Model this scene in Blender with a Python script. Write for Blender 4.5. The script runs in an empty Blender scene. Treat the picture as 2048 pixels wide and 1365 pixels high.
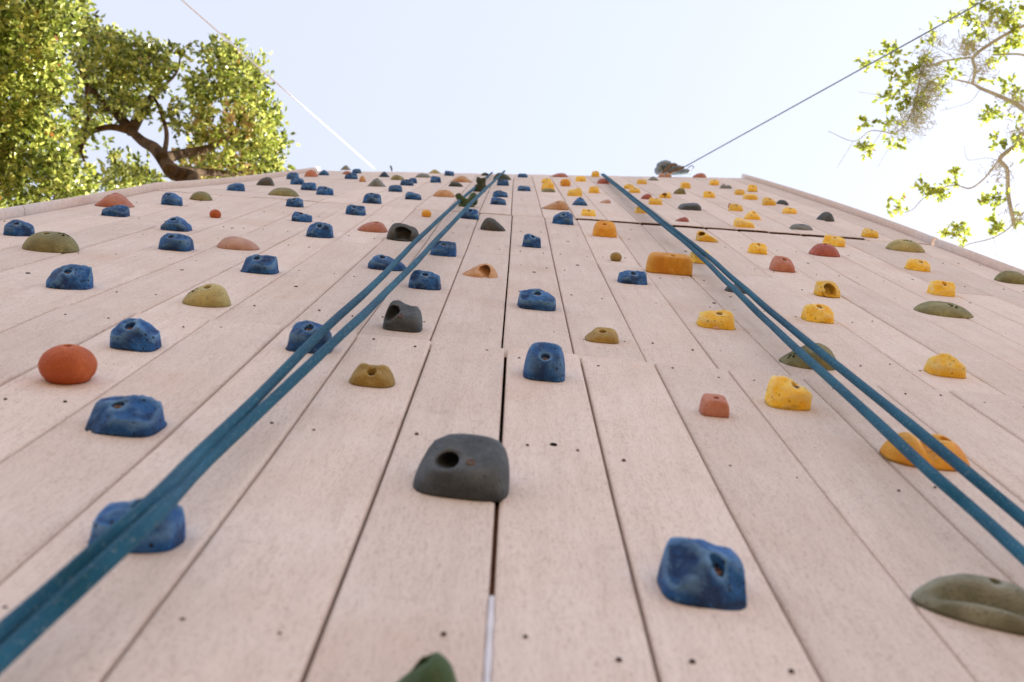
import bpy, math, random
import numpy as np
from mathutils import Vector, Matrix, noise

random.seed(7)
scene = bpy.context.scene
C = scene.collection
rad = math.radians

# ------------------------------------------------------------------ camera
FPX = 2048 * 35 / 36.0            # focal length in photo pixels (35 mm lens)
PX0, PY0 = 1024.0, 682.5          # optical centre
BW = 0.140                        # board pitch in metres
CAM = Vector((0.0, 0.0, 1.35))
zc = Vector((1031 - PX0, PY0 - 235, -FPX)).normalized()      # world up seen from the camera
xc = Vector((1.0, -0.075, 0.0)); xc = (xc - zc * xc.dot(zc)).normalized()
yc = zc.cross(xc)
R = Matrix((xc, yc, zc))
cam_data = bpy.data.cameras.new('camera')
cam_data.lens = 35; cam_data.sensor_width = 36; cam_data.clip_start = 0.02; cam_data.clip_end = 3000
cam_data.dof.use_dof = True
cam_data.dof.focus_distance = 2.5
cam_data.dof.aperture_fstop = 5.6
cam_data.dof.aperture_blades = 9
cam = bpy.data.objects.new('camera', cam_data); C.objects.link(cam)
cam.matrix_world = Matrix.Translation(CAM) @ R.to_4x4()
scene.camera = cam

# ------------------------------------------------------------------ sky, sun, exposure
SUN_DIR = Vector((0.86, 0.27, 0.76)).normalized()            # towards the sun: right of and behind the wall
sun_el = math.asin(SUN_DIR.z); sun_az = math.atan2(SUN_DIR.x, SUN_DIR.y)
world = bpy.data.worlds.new('World'); scene.world = world; world.use_nodes = True
nt = world.node_tree; nt.nodes.clear()
sky = nt.nodes.new('ShaderNodeTexSky'); sky.sky_type = 'NISHITA'; sky.sun_disc = False
sky.sun_elevation = sun_el; sky.sun_rotation = sun_az
sky.altitude = 0; sky.air_density = 1.0; sky.dust_density = 1.2; sky.ozone_density = 1.0
hsv = nt.nodes.new('ShaderNodeHueSaturation'); hsv.inputs['Saturation'].default_value = 0.42
bg = nt.nodes.new('ShaderNodeBackground'); bg.inputs['Strength'].default_value = 0.15
wo = nt.nodes.new('ShaderNodeOutputWorld')
nt.links.new(sky.outputs[0], hsv.inputs['Color']); veil = nt.nodes.new('ShaderNodeMix'); veil.data_type = 'RGBA'; veil.inputs[0].default_value = 0.70
veil.inputs[7].default_value = (2.30, 2.46, 3.02, 1)          # thin even high haze over the whole sky
nt.links.new(hsv.outputs[0], veil.inputs[6]); nt.links.new(veil.outputs[2], bg.inputs[0]); nt.links.new(bg.outputs[0], wo.inputs[0])
sun_data = bpy.data.lights.new('sun', 'SUN'); sun_data.energy = 5.0; sun_data.angle = rad(0.53); sun_data.color = (1.0, 0.95, 0.86)
sun = bpy.data.objects.new('sun', sun_data); C.objects.link(sun)
sun.rotation_euler = SUN_DIR.to_track_quat('Z', 'Y').to_euler(); sun.location = (20, 10, 25)
scene.view_settings.view_transform = 'Standard'; scene.view_settings.look = 'None'
scene.view_settings.exposure = 1.36; scene.view_settings.gamma = 1.0
scene.render.engine = 'CYCLES'
scene.cycles.use_denoising = True
scene.cycles.max_bounces = 8

# ------------------------------------------------------------------ wall geometry
# one row of each table: board pitch in photo pixels -> where the centre seam stands (x0, y0)
SEC = {
    'low': [(147.5, 1012.5, 695), (241, 995, 1000), (338, 978, 1300)],
    'mid': [(64.6, 1024.6, 431), (88, 1019, 512), (141.5, 1005, 685)],
    'top': [(35.4, 1027.5, 348.7), (64.2, 1022.5, 428.5)],
}
MT = [(35.4, .018), (64.6, .070), (88, .084), (145, .097), (338, .105)]

def lerp_tab(tab, s, k):
    n = len(tab)
    i = 0
    while i < n - 2 and s > tab[i + 1][0]: i += 1
    a, b = tab[i], tab[i + 1]
    return a[k] + (b[k] - a[k]) * (s - a[0]) / (b[0] - a[0])

def surf_cam(n, F, sec):
    if F < 0.75:
        a, b = surf_cam(n, .75, sec), surf_cam(n, .95, sec)
        t = (F - .75) / .2
        return (a[0] + (b[0] - a[0]) * t, a[1] + (b[1] - a[1]) * t, F)
    s = FPX * BW / F
    x0, y0 = lerp_tab(SEC[sec], s, 1), lerp_tab(SEC[sec], s, 2)
    m = lerp_tab(MT, min(s, 345), 1)
    return ((x0 - PX0) / FPX * F + n * BW, (PY0 - y0) / FPX * F - m * n * BW, F)

def c2w(p):
    return CAM + R @ Vector((p[0], p[1], -p[2]))

def px2w(x, y, F):
    return c2w(((x - PX0) / FPX * F, (PY0 - y) / FPX * F, F))

def w2px(P):
    q = R.transposed() @ (P - CAM)
    return (PX0 + FPX * q.x / -q.z, PY0 - FPX * q.y / -q.z, -q.z)

def frame(n, F, sec):
    """point, right, up, outward normal of the wall there"""
    P = c2w(surf_cam(n, F, sec))
    du = (c2w(surf_cam(n + .05, F, sec)) - c2w(surf_cam(n - .05, F, sec))).normalized()
    dv = (c2w(surf_cam(n, F + .02, sec)) - c2w(surf_cam(n, F - .02, sec))).normalized()
    w = du.cross(dv).normalized()
    if w.dot(CAM - P) < 0: w = -w
    dv = w.cross(du).normalized()
    return P, du, dv, w

def pick_sec(x, y):
    if y - .097 * (x - 1010) > 692: return 'low'
    if y - .07 * (x - 1024) < 430: return 'top'
    return 'mid'

def pix2surf(x, y, sec=None):
    sec = sec or pick_sec(x, y)
    lo, hi = .3, 12.0
    for _ in range(50):
        F = (lo + hi) / 2
        s = FPX * BW / F
        x0, y0 = lerp_tab(SEC[sec], s, 1), lerp_tab(SEC[sec], s, 2)
        m = lerp_tab(MT, min(s, 345), 1)
        yy = y0 + m * (x - x0)
        if yy > y: lo = F
        else: hi = F
    s = FPX * BW / F
    return (x - lerp_tab(SEC[sec], s, 1)) / s, F, sec

def ray_off(x, y, d):
    """the point of the pixel's ray that stands d metres in front of the wall"""
    n, F, sec = pix2surf(x, y)
    P, du, dv, w = frame(n, F, sec)
    ray = (P - CAM)
    k = w.dot(ray)
    return CAM + ray * ((k + d) / k)

# ------------------------------------------------------------------ helpers
def new_obj(name, mesh, parent=None):
    o = bpy.data.objects.new(name, mesh); C.objects.link(o)
    if parent: o.parent = parent
    return o

def mesh_from(name, verts, faces, mat=None, smooth=True):
    me = bpy.data.meshes.new(name)
    me.from_pydata([tuple(v) for v in verts], [], faces)
    if smooth:
        me.polygons.foreach_set('use_smooth', [True] * len(me.polygons))
    if mat: me.materials.append(mat)
    me.update()
    return me

def tag(o, label=None, cat=None, group=None, kind=None):
    if label: o['label'] = label
    if cat: o['category'] = cat
    if group: o['group'] = group
    if kind: o['kind'] = kind
    return o

def empty(name, loc=(0, 0, 0)):
    o = bpy.data.objects.new(name, None); C.objects.link(o); o.location = loc; o.empty_display_size = .1
    return o

def catmull(pts, n):
    pts = [Vector(p) for p in pts]
    P = [pts[0] * 2 - pts[1]] + pts + [pts[-1] * 2 - pts[-2]]
    out = []
    for i in range(1, len(P) - 2):
        for k in range(n):
            t = k / n
            a, b, c, d = P[i - 1], P[i], P[i + 1], P[i + 2]
            out.append(.5 * ((2 * b) + (c - a) * t + (2 * a - 5 * b + 4 * c - d) * t * t + (3 * b - a - 3 * c + d) * t ** 3))
    out.append(pts[-1])
    return out

def tube_geo(path, radii, seg=8, cap=True, verts=None, faces=None):
    verts = [] if verts is None else verts; faces = [] if faces is None else faces
    b0 = len(verts)
    t0 = (path[1] - path[0]).normalized()
    up = Vector((0, 0, 1)) if abs(t0.z) < .9 else Vector((1, 0, 0))
    nrm = t0.cross(up).normalized()
    for i, p in enumerate(path):
        t = (path[min(i + 1, len(path) - 1)] - path[max(i - 1, 0)])
        t = t.normalized() if t.length > 1e-9 else t0
        nrm = (nrm - t * nrm.dot(t)); nrm = nrm.normalized() if nrm.length > 1e-6 else t.orthogonal().normalized()
        bi = t.cross(nrm)
        r = radii[i] if hasattr(radii, '__len__') else radii
        for k in range(seg):
            a = 2 * math.pi * k / seg
            verts.append(p + (nrm * math.cos(a) + bi * math.sin(a)) * r)
    for i in range(len(path) - 1):
        for k in range(seg):
            a = b0 + i * seg + k; b = b0 + i * seg + (k + 1) % seg
            faces.append((a, b, b + seg, a + seg))
    if cap:
        faces.append(tuple(b0 + k for k in reversed(range(seg))))
        e = b0 + (len(path) - 1) * seg
        faces.append(tuple(e + k for k in range(seg)))
    return verts, faces

# ------------------------------------------------------------------ materials
def mat_base(name, rough=.7, spec=.3):
    m = bpy.data.materials.new(name); m.use_nodes = True
    b = m.node_tree.nodes['Principled BSDF']
    b.inputs['Roughness'].default_value = rough
    b.inputs['Specular IOR Level'].default_value = spec
    return m, m.node_tree, b

def rgb(h):
    return tuple((c / 12.92 if c <= .04045 else ((c + .055) / 1.055) ** 2.4) for c in (h[0] / 255, h[1] / 255, h[2] / 255)) + (1,)

def add(ntree, kind, **kw):
    n = ntree.nodes.new(kind)
    for k, v in kw.items():
        if k in n.inputs.keys(): n.inputs[k].default_value = v
        else: setattr(n, k, v)
    return n

def mix(ntree, fac, a, b, mode='MIX'):
    n = ntree.nodes.new('ShaderNodeMix'); n.data_type = 'RGBA'; n.blend_type = mode
    for sock, v in ((n.inputs[0], fac), (n.inputs[6], a), (n.inputs[7], b)):
        if hasattr(v, 'is_linked'): ntree.links.new(v, sock)
        else: sock.default_value = v
    return n.outputs[2]

def ramp(ntree, src, lo, hi, a=0.0, b=1.0):
    n = ntree.nodes.new('ShaderNodeMapRange'); n.clamp = True
    n.inputs[1].default_value = lo; n.inputs[2].default_value = hi; n.inputs[3].default_value = a; n.inputs[4].default_value = b
    ntree.links.new(src, n.inputs[0])
    return n.outputs[0]

def noise_tex(ntree, vec, scale, detail=3, rough=.55):
    n = add(ntree, 'ShaderNodeTexNoise', Scale=scale, Detail=detail, Roughness=rough)
    ntree.links.new(vec, n.inputs['Vector'])
    return n.outputs['Fac']

def rnd_vec(t, amount=7.0):
    tc = add(t, 'ShaderNodeTexCoord'); oi = add(t, 'ShaderNodeObjectInfo')
    mul = add(t, 'ShaderNodeMath', operation='MULTIPLY'); mul.inputs[1].default_value = amount
    t.links.new(oi.outputs['Random'], mul.inputs[0])
    va = add(t, 'ShaderNodeVectorMath', operation='ADD')
    t.links.new(tc.outputs['Object'], va.inputs[0]); t.links.new(mul.outputs[0], va.inputs[1])
    return va.outputs[0], oi.outputs['Random']

def make_board_mat():
    m, t, b = mat_base('composite_board', .78, .2)
    vec, rnd = rnd_vec(t, 11.0)
    # grain runs up the board (world z): squeeze that axis
    mp = add(t, 'ShaderNodeMapping'); mp.inputs['Scale'].default_value = (1, 1, .12)
    t.links.new(vec, mp.inputs[0])
    fine = noise_tex(t, mp.outputs[0], 420, 2)
    streak = noise_tex(t, mp.outputs[0], 60, 4)
    blotch = noise_tex(t, vec, 5.5, 4, .6)
    speck = noise_tex(t, vec, 300, 2, .6)
    stain = noise_tex(t, vec, 2.3, 5, .65)
    col = mix(t, ramp(t, blotch, .3, .7), rgb((230, 214, 203)), rgb((239, 227, 219)))
    col = mix(t, ramp(t, streak, .35, .7, 0, .30), col, rgb((208, 190, 178)))
    col = mix(t, ramp(t, fine, .5, .72, 0, .35), col, rgb((176, 156, 144)))
    col = mix(t, ramp(t, speck, .56, .70, 0, .42), col, rgb((132, 112, 102)))
    col = mix(t, ramp(t, speck, .30, .42, .35, 0), col, rgb((232, 222, 218)))
    col = mix(t, ramp(t, stain, .55, .78, 0, .38), col, rgb((206, 172, 142)))
    mps = add(t, 'ShaderNodeMapping'); mps.inputs['Scale'].default_value = (1, 1, .03); t.links.new(vec, mps.inputs[0])
    rain = noise_tex(t, mps.outputs[0], 34, 3, .6)
    col = mix(t, ramp(t, rain, .54, .74, 0, .15), col, rgb((168, 150, 140)))
    scuff = noise_tex(t, vec, 14, 5, .7)
    col = mix(t, ramp(t, scuff, .60, .74, 0, .20), col, rgb((150, 128, 114)))
    col = mix(t, ramp(t, scuff, .34, .26, 0, .35), col, rgb((236, 230, 226)))
    hv = add(t, 'ShaderNodeHueSaturation'); t.links.new(col, hv.inputs['Color'])
    t.links.new(ramp(t, rnd, 0, 1, .90, 1.06), hv.inputs['Value'])
    hv.inputs['Saturation'].default_value = .95
    t.links.new(hv.outputs[0], b.inputs['Base Color'])
    bp = add(t, 'ShaderNodeBump', Strength=.16, Distance=.001)
    mx = add(t, 'ShaderNodeMath', operation='ADD'); t.links.new(fine, mx.inputs[0]); t.links.new(speck, mx.inputs[1])
    t.links.new(mx.outputs[0], bp.inputs['Height']); t.links.new(bp.outputs[0], b.inputs['Normal'])
    return m
M_BOARD = make_board_mat()

def simple_mat(name, colr, rough=.7, spec=.3, metal=0.0, var=.25, scale=30, bump=0.0):
    m, t, b = mat_base(name, rough, spec)
    b.inputs['Metallic'].default_value = metal
    vec, rnd = rnd_vec(t)
    f = noise_tex(t, vec, scale, 4)
    c = rgb(colr)
    dk = tuple(x * (1 - var) for x in c[:3]) + (1,); lt = tuple(min(1, x * (1 + var)) for x in c[:3]) + (1,)
    t.links.new(mix(t, ramp(t, f, .3, .7), dk, lt), b.inputs['Base Color'])
    if bump:
        bp = add(t, 'ShaderNodeBump', Strength=bump, Distance=.002); t.links.new(f, bp.inputs['Height']); t.links.new(bp.outputs[0], b.inputs['Normal'])
    return m
M_DARK = simple_mat('dark_backing', (38, 27, 22), .95, .05)
M_TRIM = simple_mat('trim_board', (220, 206, 198), .8, .15, var=.10, scale=60, bump=.2)
M_SCREW = simple_mat('rusty_screw', (62, 38, 26), .7, .3)
M_BOLT = simple_mat('rusty_bolt', (104, 76, 60), .5, .5, metal=.6)
M_MARK_SHADE = simple_mat('emblem_and_hole_shade', (22, 22, 20), .95, .05)  # emblem marks, and shade painted into bolt holes
M_END = simple_mat('dark_end_grain', (84, 62, 48), .95, .05)
M_WHITE = simple_mat('white_sealant', (228, 230, 240), .5, .4, var=.05)
M_BROWN = simple_mat('brown_sealant', (92, 56, 30), .8, .2, var=.5, scale=160)

def hold_mat(name, base, dark, light, chalk=.25, pit=.5, wear=.4, rough=.62):
    m, t, b = mat_base(name, rough, .35)
    vec, rnd = rnd_vec(t)
    big = noise_tex(t, vec, 22, 4, .6); mid = noise_tex(t, vec, 75, 4, .65); fine = noise_tex(t, vec, 330, 2, .5)
    col = mix(t, ramp(t, big, .40, .60), rgb(dark), rgb(base))
    col = mix(t, ramp(t, mid, .54, .66, 0, wear * .6), col, rgb(light))
    geo = add(t, 'ShaderNodeNewGeometry')
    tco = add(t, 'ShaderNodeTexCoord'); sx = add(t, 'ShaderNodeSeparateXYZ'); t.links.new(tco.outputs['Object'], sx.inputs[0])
    wm = add(t, 'ShaderNodeMath', operation='MULTIPLY'); t.links.new(ramp(t, geo.outputs['Pointiness'], .505, .56, 0, min(1, wear * 1.5)), wm.inputs[0]); t.links.new(ramp(t, sx.outputs[2], .008, .016), wm.inputs[1])
    col = mix(t, wm.outputs[0], col, rgb(light))
    col = mix(t, ramp(t, big, .56, .74, 0, chalk), col, rgb((236, 228, 212)))
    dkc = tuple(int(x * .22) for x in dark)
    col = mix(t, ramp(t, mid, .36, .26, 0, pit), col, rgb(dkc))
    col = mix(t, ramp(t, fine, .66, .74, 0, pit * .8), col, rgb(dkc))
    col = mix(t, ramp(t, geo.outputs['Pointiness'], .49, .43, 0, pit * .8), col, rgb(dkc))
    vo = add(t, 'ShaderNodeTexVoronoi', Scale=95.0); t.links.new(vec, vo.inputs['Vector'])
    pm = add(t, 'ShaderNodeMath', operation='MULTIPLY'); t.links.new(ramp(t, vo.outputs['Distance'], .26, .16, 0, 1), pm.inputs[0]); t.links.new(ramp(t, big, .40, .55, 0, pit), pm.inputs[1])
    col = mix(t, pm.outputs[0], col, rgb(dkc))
    col = mix(t, ramp(t, sx.outputs[2], .004, .0, 0, .65), col, rgb(dkc))      # darker line at the foot
    hv = add(t, 'ShaderNodeHueSaturation'); t.links.new(col, hv.inputs['Color'])
    t.links.new(ramp(t, rnd, 0, 1, .86, 1.1), hv.inputs['Value'])
    t.links.new(hv.outputs[0], b.inputs['Base Color'])
    ad = add(t, 'ShaderNodeMath', operation='ADD'); t.links.new(mid, ad.inputs[0]); t.links.new(fine, ad.inputs[1])
    bp = add(t, 'ShaderNodeBump', Strength=.7, Distance=.003); t.links.new(ad.outputs[0], bp.inputs['Height']); t.links.new(bp.outputs[0], b.inputs['Normal'])
    return m
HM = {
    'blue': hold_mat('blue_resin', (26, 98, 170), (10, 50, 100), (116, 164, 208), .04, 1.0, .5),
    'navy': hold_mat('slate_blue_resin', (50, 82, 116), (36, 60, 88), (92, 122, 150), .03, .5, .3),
    'yellow': hold_mat('yellow_resin', (255, 216, 74), (250, 194, 44), (255, 236, 166), .70, .65, .5),  # chalk; the strong amount also carries the sky-whitened tops
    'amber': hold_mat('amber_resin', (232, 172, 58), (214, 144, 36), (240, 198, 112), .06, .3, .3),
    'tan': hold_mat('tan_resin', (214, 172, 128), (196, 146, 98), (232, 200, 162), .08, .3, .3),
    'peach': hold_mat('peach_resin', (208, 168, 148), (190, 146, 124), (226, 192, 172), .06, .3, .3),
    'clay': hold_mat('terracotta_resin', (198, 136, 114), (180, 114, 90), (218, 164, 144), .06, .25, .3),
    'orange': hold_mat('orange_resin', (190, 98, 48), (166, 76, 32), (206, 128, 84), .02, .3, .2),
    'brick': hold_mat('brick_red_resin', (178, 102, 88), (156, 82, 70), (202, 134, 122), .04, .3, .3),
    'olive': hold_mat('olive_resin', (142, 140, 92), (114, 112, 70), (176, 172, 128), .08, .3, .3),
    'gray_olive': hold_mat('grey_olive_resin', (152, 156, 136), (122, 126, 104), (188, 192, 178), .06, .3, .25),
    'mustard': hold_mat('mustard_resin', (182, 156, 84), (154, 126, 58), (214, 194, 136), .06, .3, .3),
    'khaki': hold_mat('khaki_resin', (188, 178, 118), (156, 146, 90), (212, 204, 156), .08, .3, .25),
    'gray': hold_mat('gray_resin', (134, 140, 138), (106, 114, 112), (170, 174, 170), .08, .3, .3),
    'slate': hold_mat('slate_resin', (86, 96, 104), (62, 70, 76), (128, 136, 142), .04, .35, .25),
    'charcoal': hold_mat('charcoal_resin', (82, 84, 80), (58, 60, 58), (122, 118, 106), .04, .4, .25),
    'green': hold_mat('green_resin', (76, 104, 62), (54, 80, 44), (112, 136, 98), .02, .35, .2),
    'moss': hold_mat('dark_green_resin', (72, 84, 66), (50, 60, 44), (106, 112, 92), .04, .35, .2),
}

# ------------------------------------------------------------------ ground
def make_ground():
    m, t, b = mat_base('sandy_ground', .95, .1)
    tc = add(t, 'ShaderNodeTexCoord')
    f = noise_tex(t, tc.outputs['Object'], .6, 6, .6); g = noise_tex(t, tc.outputs['Object'], 25, 4)
    col = mix(t, ramp(t, f, .35, .65), rgb((118, 94, 70)), rgb((136, 112, 86)))
    col = mix(t, ramp(t, g, .4, .7, 0, .5), col, rgb((84, 62, 44)))
    t.links.new(col, b.inputs['Base Color'])
    bp = add(t, 'ShaderNodeBump', Strength=.5, Distance=.03); t.links.new(g, bp.inputs['Height']); t.links.new(bp.outputs[0], b.inputs['Normal'])
    N = 40; vs = []; fs = []
    for j in range(N + 1):
        for i in range(N + 1):
            a = (i / N * 2 - 1); c = (j / N * 2 - 1)
            x = math.copysign(abs(a) ** 3, a) * 900; y = math.copysign(abs(c) ** 3, c) * 900
            z = 0 if math.hypot(x, y) < 12 else .25 * noise.noise(Vector((x * .05, y * .05, 0)))
            vs.append((x, y, z))
    for j in range(N):
        for i in range(N):
            a = j * (N + 1) + i
            fs.append((a, a + 1, a + N + 2, a + N + 1))
    o = new_obj('ground', mesh_from('ground', vs, fs, m))
    tag(o, 'sandy ground at the foot of the climbing wall', None, None, 'structure')
make_ground()

# ------------------------------------------------------------------ the climbing wall
wall = empty('climbing_wall', c2w(surf_cam(1, -1.2, 'low')))
wall.location.z = 0
tag(wall, 'tall climbing wall of pinkish grey vertical boards covered in holds', 'climbing wall')
WINV = Matrix.Translation(-wall.location)

def wp(n, F, sec, w):
    P, du, dv, nn = frame(n, F, sec)
    return P + nn * w

def board(n0, n1, F0, F1, sec, proud0=0.0, proud1=0.0, gapL=.016, gapR=.016, segs=10):
    """one plank: eased long edges, real thickness, follows the wall"""
    a, b = n0 + gapL, n1 - gapR
    e = .032
    prof = [(a, -.024), (a, -.0045), (a + e * .25, -.0016), (a + e, 0), (a + .25, .0004), ((a + b) / 2, .0007), (b - .25, .0004), (b - e, 0), (b - e * .25, -.0016), (b, -.0045), (b, -.024)]
    fs_ = [F0]
    if segs > 1:
        fs_ += [F0 + .006]
        fs_ += [F0 + (F1 - F0) * k / segs for k in range(1, segs)]
        fs_ += [F1 - .006]
    fs_ += [F1]
    vs, fc = [], []
    K = len(prof)
    ph = random.random() * 10
    for i, F in enumerate(fs_):
        t = (F - F0) / (F1 - F0)
        end = -.0028 if i in (0, len(fs_) - 1) else 0
        bow = .0010 * math.sin(F * 2.1 + ph)
        for (n, w) in prof:
            drop = end if w > -.02 else 0
            vs.append(WINV @ wp(n, F, sec, w + drop + bow + proud0 * (1 - t) + proud1 * t))
    for i in range(len(fs_) - 1):
        for k in range(K):
            k2 = (k + 1) % K
            fc.append((i * K + k, i * K + k2, (i + 1) * K + k2, (i + 1) * K + k))
    fc.append(tuple(range(K))[::-1]); fc.append(tuple((len(fs_) - 1) * K + k for k in range(K)))
    me = mesh_from('board', vs, fc, M_BOARD, smooth=False)
    me.materials.append(M_END)
    me.polygons[len(me.polygons) - 1].material_index = 1; me.polygons[len(me.polygons) - 2].material_index = 1
    return new_obj('board', me, wall)

F_TOP = FPX * BW / 35.4
F_B = FPX * BW / 64.5
F_C = FPX * BW / 88
F_D = FPX * BW / 147.5
JOINT_C = {-9, -6, -4, -1, 2, 5, 7, 10}
rows = {}
for n in range(-11, 13):
    jr = random.uniform
    gl = .018 if n == 0 else .009 + jr(0, .005)
    gr = .018 if n == -1 else .009 + jr(0, .005)
    rows[(n, 'low')] = board(n, n + 1, -1.28, F_D + jr(-.006, .006), 'low', 0, 0, gl, gr, 14)
    st = F_B - .012 + jr(-.004, .004)
    if n in JOINT_C:
        rows[(n, 'mid')] = board(n, n + 1, F_D - .03, F_C - .004, 'mid', 0, .002, gl * .68, gr * .68, 6)
        rows[(n, 'mid2')] = board(n, n + 1, F_C + .004, st, 'mid', -.001, 0, gl * .68, gr * .68, 6)
    else:
        rows[(n, 'mid')] = board(n, n + 1, F_D - .03, st, 'mid', 0, 0, gl * .68, gr * .68, 10)
    proud = (.0048 if 2 <= n <= 10 else -.001)
    rows[(n, 'top')] = board(n, n + 1, F_B + (.012 if proud > 0 else -.006), F_TOP + jr(-.01, .01), 'top', proud, 0, .010, .010, 8)

# dark backing sheet, added so the gaps read as shade, and the timber frame behind the boards
vs, fc = [], []
cols = [-11.0 + 24 * k / 12 for k in range(13)]
FR = [(-1.3, 'low'), (.3, 'low'), (F_D - .02, 'low'), (F_D + .1, 'mid'), (F_C, 'mid'), (F_B - .05, 'mid'), (F_B + .1, 'top'), (6, 'top'), (F_TOP - .04, 'top')]
for (F, s_) in FR:
    for n in cols: vs.append(WINV @ wp(n, F, s_, -.034))
    for n in cols: vs.append(WINV @ wp(n, F, s_, -.046))
K = len(cols)
for i in range(len(FR) - 1):
    for k in range(K - 1):
        a = i * 2 * K + k; b = (i + 1) * 2 * K + k
        fc.append((a, a + 1, b + 1, b)); fc.append((a + K, b + K, b + K + 1, a + K + 1))
new_obj('backing_sheet', mesh_from('backing_sheet', vs, fc, M_DARK, False), wall)
for n in (-10.5, -6.5, -2.5, 1.5, 5.5, 9.5, 12.5):
    vs, fc = [], []
    for (F, s_) in FR:
        for (dn, w) in ((-.3, -.05), (.3, -.05), (.3, -.19), (-.3, -.19)): vs.append(WINV @ wp(n + dn, F, s_, w))
    for i in range(len(FR) - 1):
        for k in range(4):
            fc.append((i * 4 + k, i * 4 + (k + 1) % 4, i * 4 + 4 + (k + 1) % 4, i * 4 + 4 + k))
    fc += [(3, 2, 1, 0), tuple(len(vs) - 4 + k for k in range(4))]
    new_obj('frame_post', mesh_from('frame_post', vs, fc, M_TRIM, False), wall)

# edge trims (rounded rails), each in two lengths as in the photo
def rail(n, side, F0, F1, secs, wide=.22, out=.030):
    prof = [(0, -.05), (0, out * .6), (wide * .15, out * .9), (wide * .4, out), (wide * .7, out * .92), (wide * .95, out * .5), (wide, -.05)]
    vs, fc = [], []
    fl = [F0 + (F1 - F0) * k / 16 for k in range(17)]
    for F in fl:
        sec = 'low' if F < F_D else ('mid' if F < F_B else 'top')
        for (dn, w) in prof: vs.append(WINV @ wp(n + side * dn, F, sec, w))
    K = len(prof)
    for i in range(16):
        for k in range(K):
            fc.append((i * K + k, i * K + (k + 1) % K, (i + 1) * K + (k + 1) % K, (i + 1) * K + k))
    fc.append(tuple(range(K))); fc.append(tuple(16 * K + k for k in range(K)))
    me = mesh_from('edge_rail', vs, fc, M_TRIM, True)
    return new_obj('edge_rail', me, wall)
rail(13.02, 1, -1.28, F_B - .02, None); rail(13.02, 1, F_B + .0, F_TOP + .10, None)
rail(-11.02, -1, -1.28, F_C, None); rail(-11.02, -1, F_C + .004, F_TOP + .05, None)

# sealant in the open centre seam
def seam_strip(name, y0, y1, mat, half, depth):
    nA, FA, sA = pix2surf(985, y1, 'low'); nB, FB, sB = pix2surf(990, y0, 'low')
    vs, fc = [], []
    for k in range(9):
        F = FA + (FB - FA) * k / 8
        hw = half * (1 + .12 * math.sin(k * 2.3))
        for (dn, w) in ((-hw, depth - .02), (-hw, depth), (0, depth + .0022), (hw, depth), (hw, depth - .02)): vs.append(WINV @ wp(dn, F, 'low', w))
    for k in range(8):
        for j in range(4): fc.append((k * 5 + j, k * 5 + j + 1, k * 5 + 6 + j, k * 5 + 5 + j))
    fc += [(4, 3, 2, 1, 0), tuple(40 + j for j in range(5))]
    o = new_obj(name, mesh_from(name, vs, fc, mat, False), wall)
    return o
tag(seam_strip('sealant_strip', 1191, 1420, M_WHITE, .0185, -.002), 'white sealant filling the open centre seam')
tag(seam_strip('sealant_strip', 985, 1189, M_BROWN, .0185, -.011), 'rusty brown filler in the centre seam')

# screws and bolt holes (dark discs painted as shaded holes), each on its board
def disc_mesh(name, mat, seg=10, h=.35):
    vs = [(math.cos(2 * math.pi * k / seg), math.sin(2 * math.pi * k / seg), -.3) for k in range(seg)]
    vs += [(.8 * math.cos(2 * math.pi * k / seg), .8 * math.sin(2 * math.pi * k / seg), h) for k in range(seg)] + [(0, 0, h * .6)]
    fs = [(k, (k + 1) % seg, seg + (k + 1) % seg, seg + k) for k in range(seg)] + [(seg + k, seg + (k + 1) % seg, 2 * seg) for k in range(seg)]
    return mesh_from(name, vs, fs, mat)
ME_SCREW = disc_mesh('screw', M_SCREW, 10, .22); ME_TNUT = disc_mesh('bolt_hole', M_MARK_SHADE, 12, .08)

def on_wall(name, me, n, F, sec, rad_, lift=.0009):
    P, du, dv, w = frame(n, F, sec)
    col = int(math.floor(n))
    key = (col, sec)
    if sec == 'mid' and col in JOINT_C and F > F_C: key = (col, 'mid2')
    if key not in rows: return None
    o = new_obj(name, me, rows[key])
    M3 = Matrix((du, dv, w)).transposed() * rad_
    o.matrix_parent_inverse = Matrix.Identity(4)
    Mw = Matrix.Translation(P + w * lift) @ M3.to_4x4()
    o.matrix_basis = WINV @ Mw
    return o

cnt = 0
for (F, sec) in [(.50, 'low'), (.83, 'low'), (1.33, 'low'), (1.83, 'low'), (2.08, 'mid'), (2.55, 'mid'), (2.98, 'mid'), (3.3, 'mid'), (3.8, 'mid')]:
    for n in range(-11, 13):
        for du_ in (.22, .78):
            if random.random() < .16: continue
            nn, FF = n + du_ + random.uniform(-.06, .06), F + random.uniform(-.025, .025)
            x, y, d = w2px(c2w(surf_cam(nn, FF, sec)))
            if -20 < x < 2070 and 340 < y < 1390 and cnt < 290 and d > 0:
                if on_wall('screw', ME_SCREW, nn, FF, sec, random.uniform(.0021, .0030)): cnt += 1
for (x, y) in [(1107, 890), (1590, 1013), (1949, 705), (592, 574), (56, 547), (217, 462), (694, 503), (1068, 545), (1136, 484), (1155, 531), (1262, 460), (1371, 503), (1258, 588), (1461, 595), (1428, 607), (1616, 527), (1751, 477), (1825, 560), (1940, 607), (1713, 575), (464, 457), (838, 450), (906, 467), (364, 541), (1413, 444)]:
    n, F, sec = pix2surf(x, y)
    on_wall('bolt_hole', ME_TNUT, n, F, sec, .0058)

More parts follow.
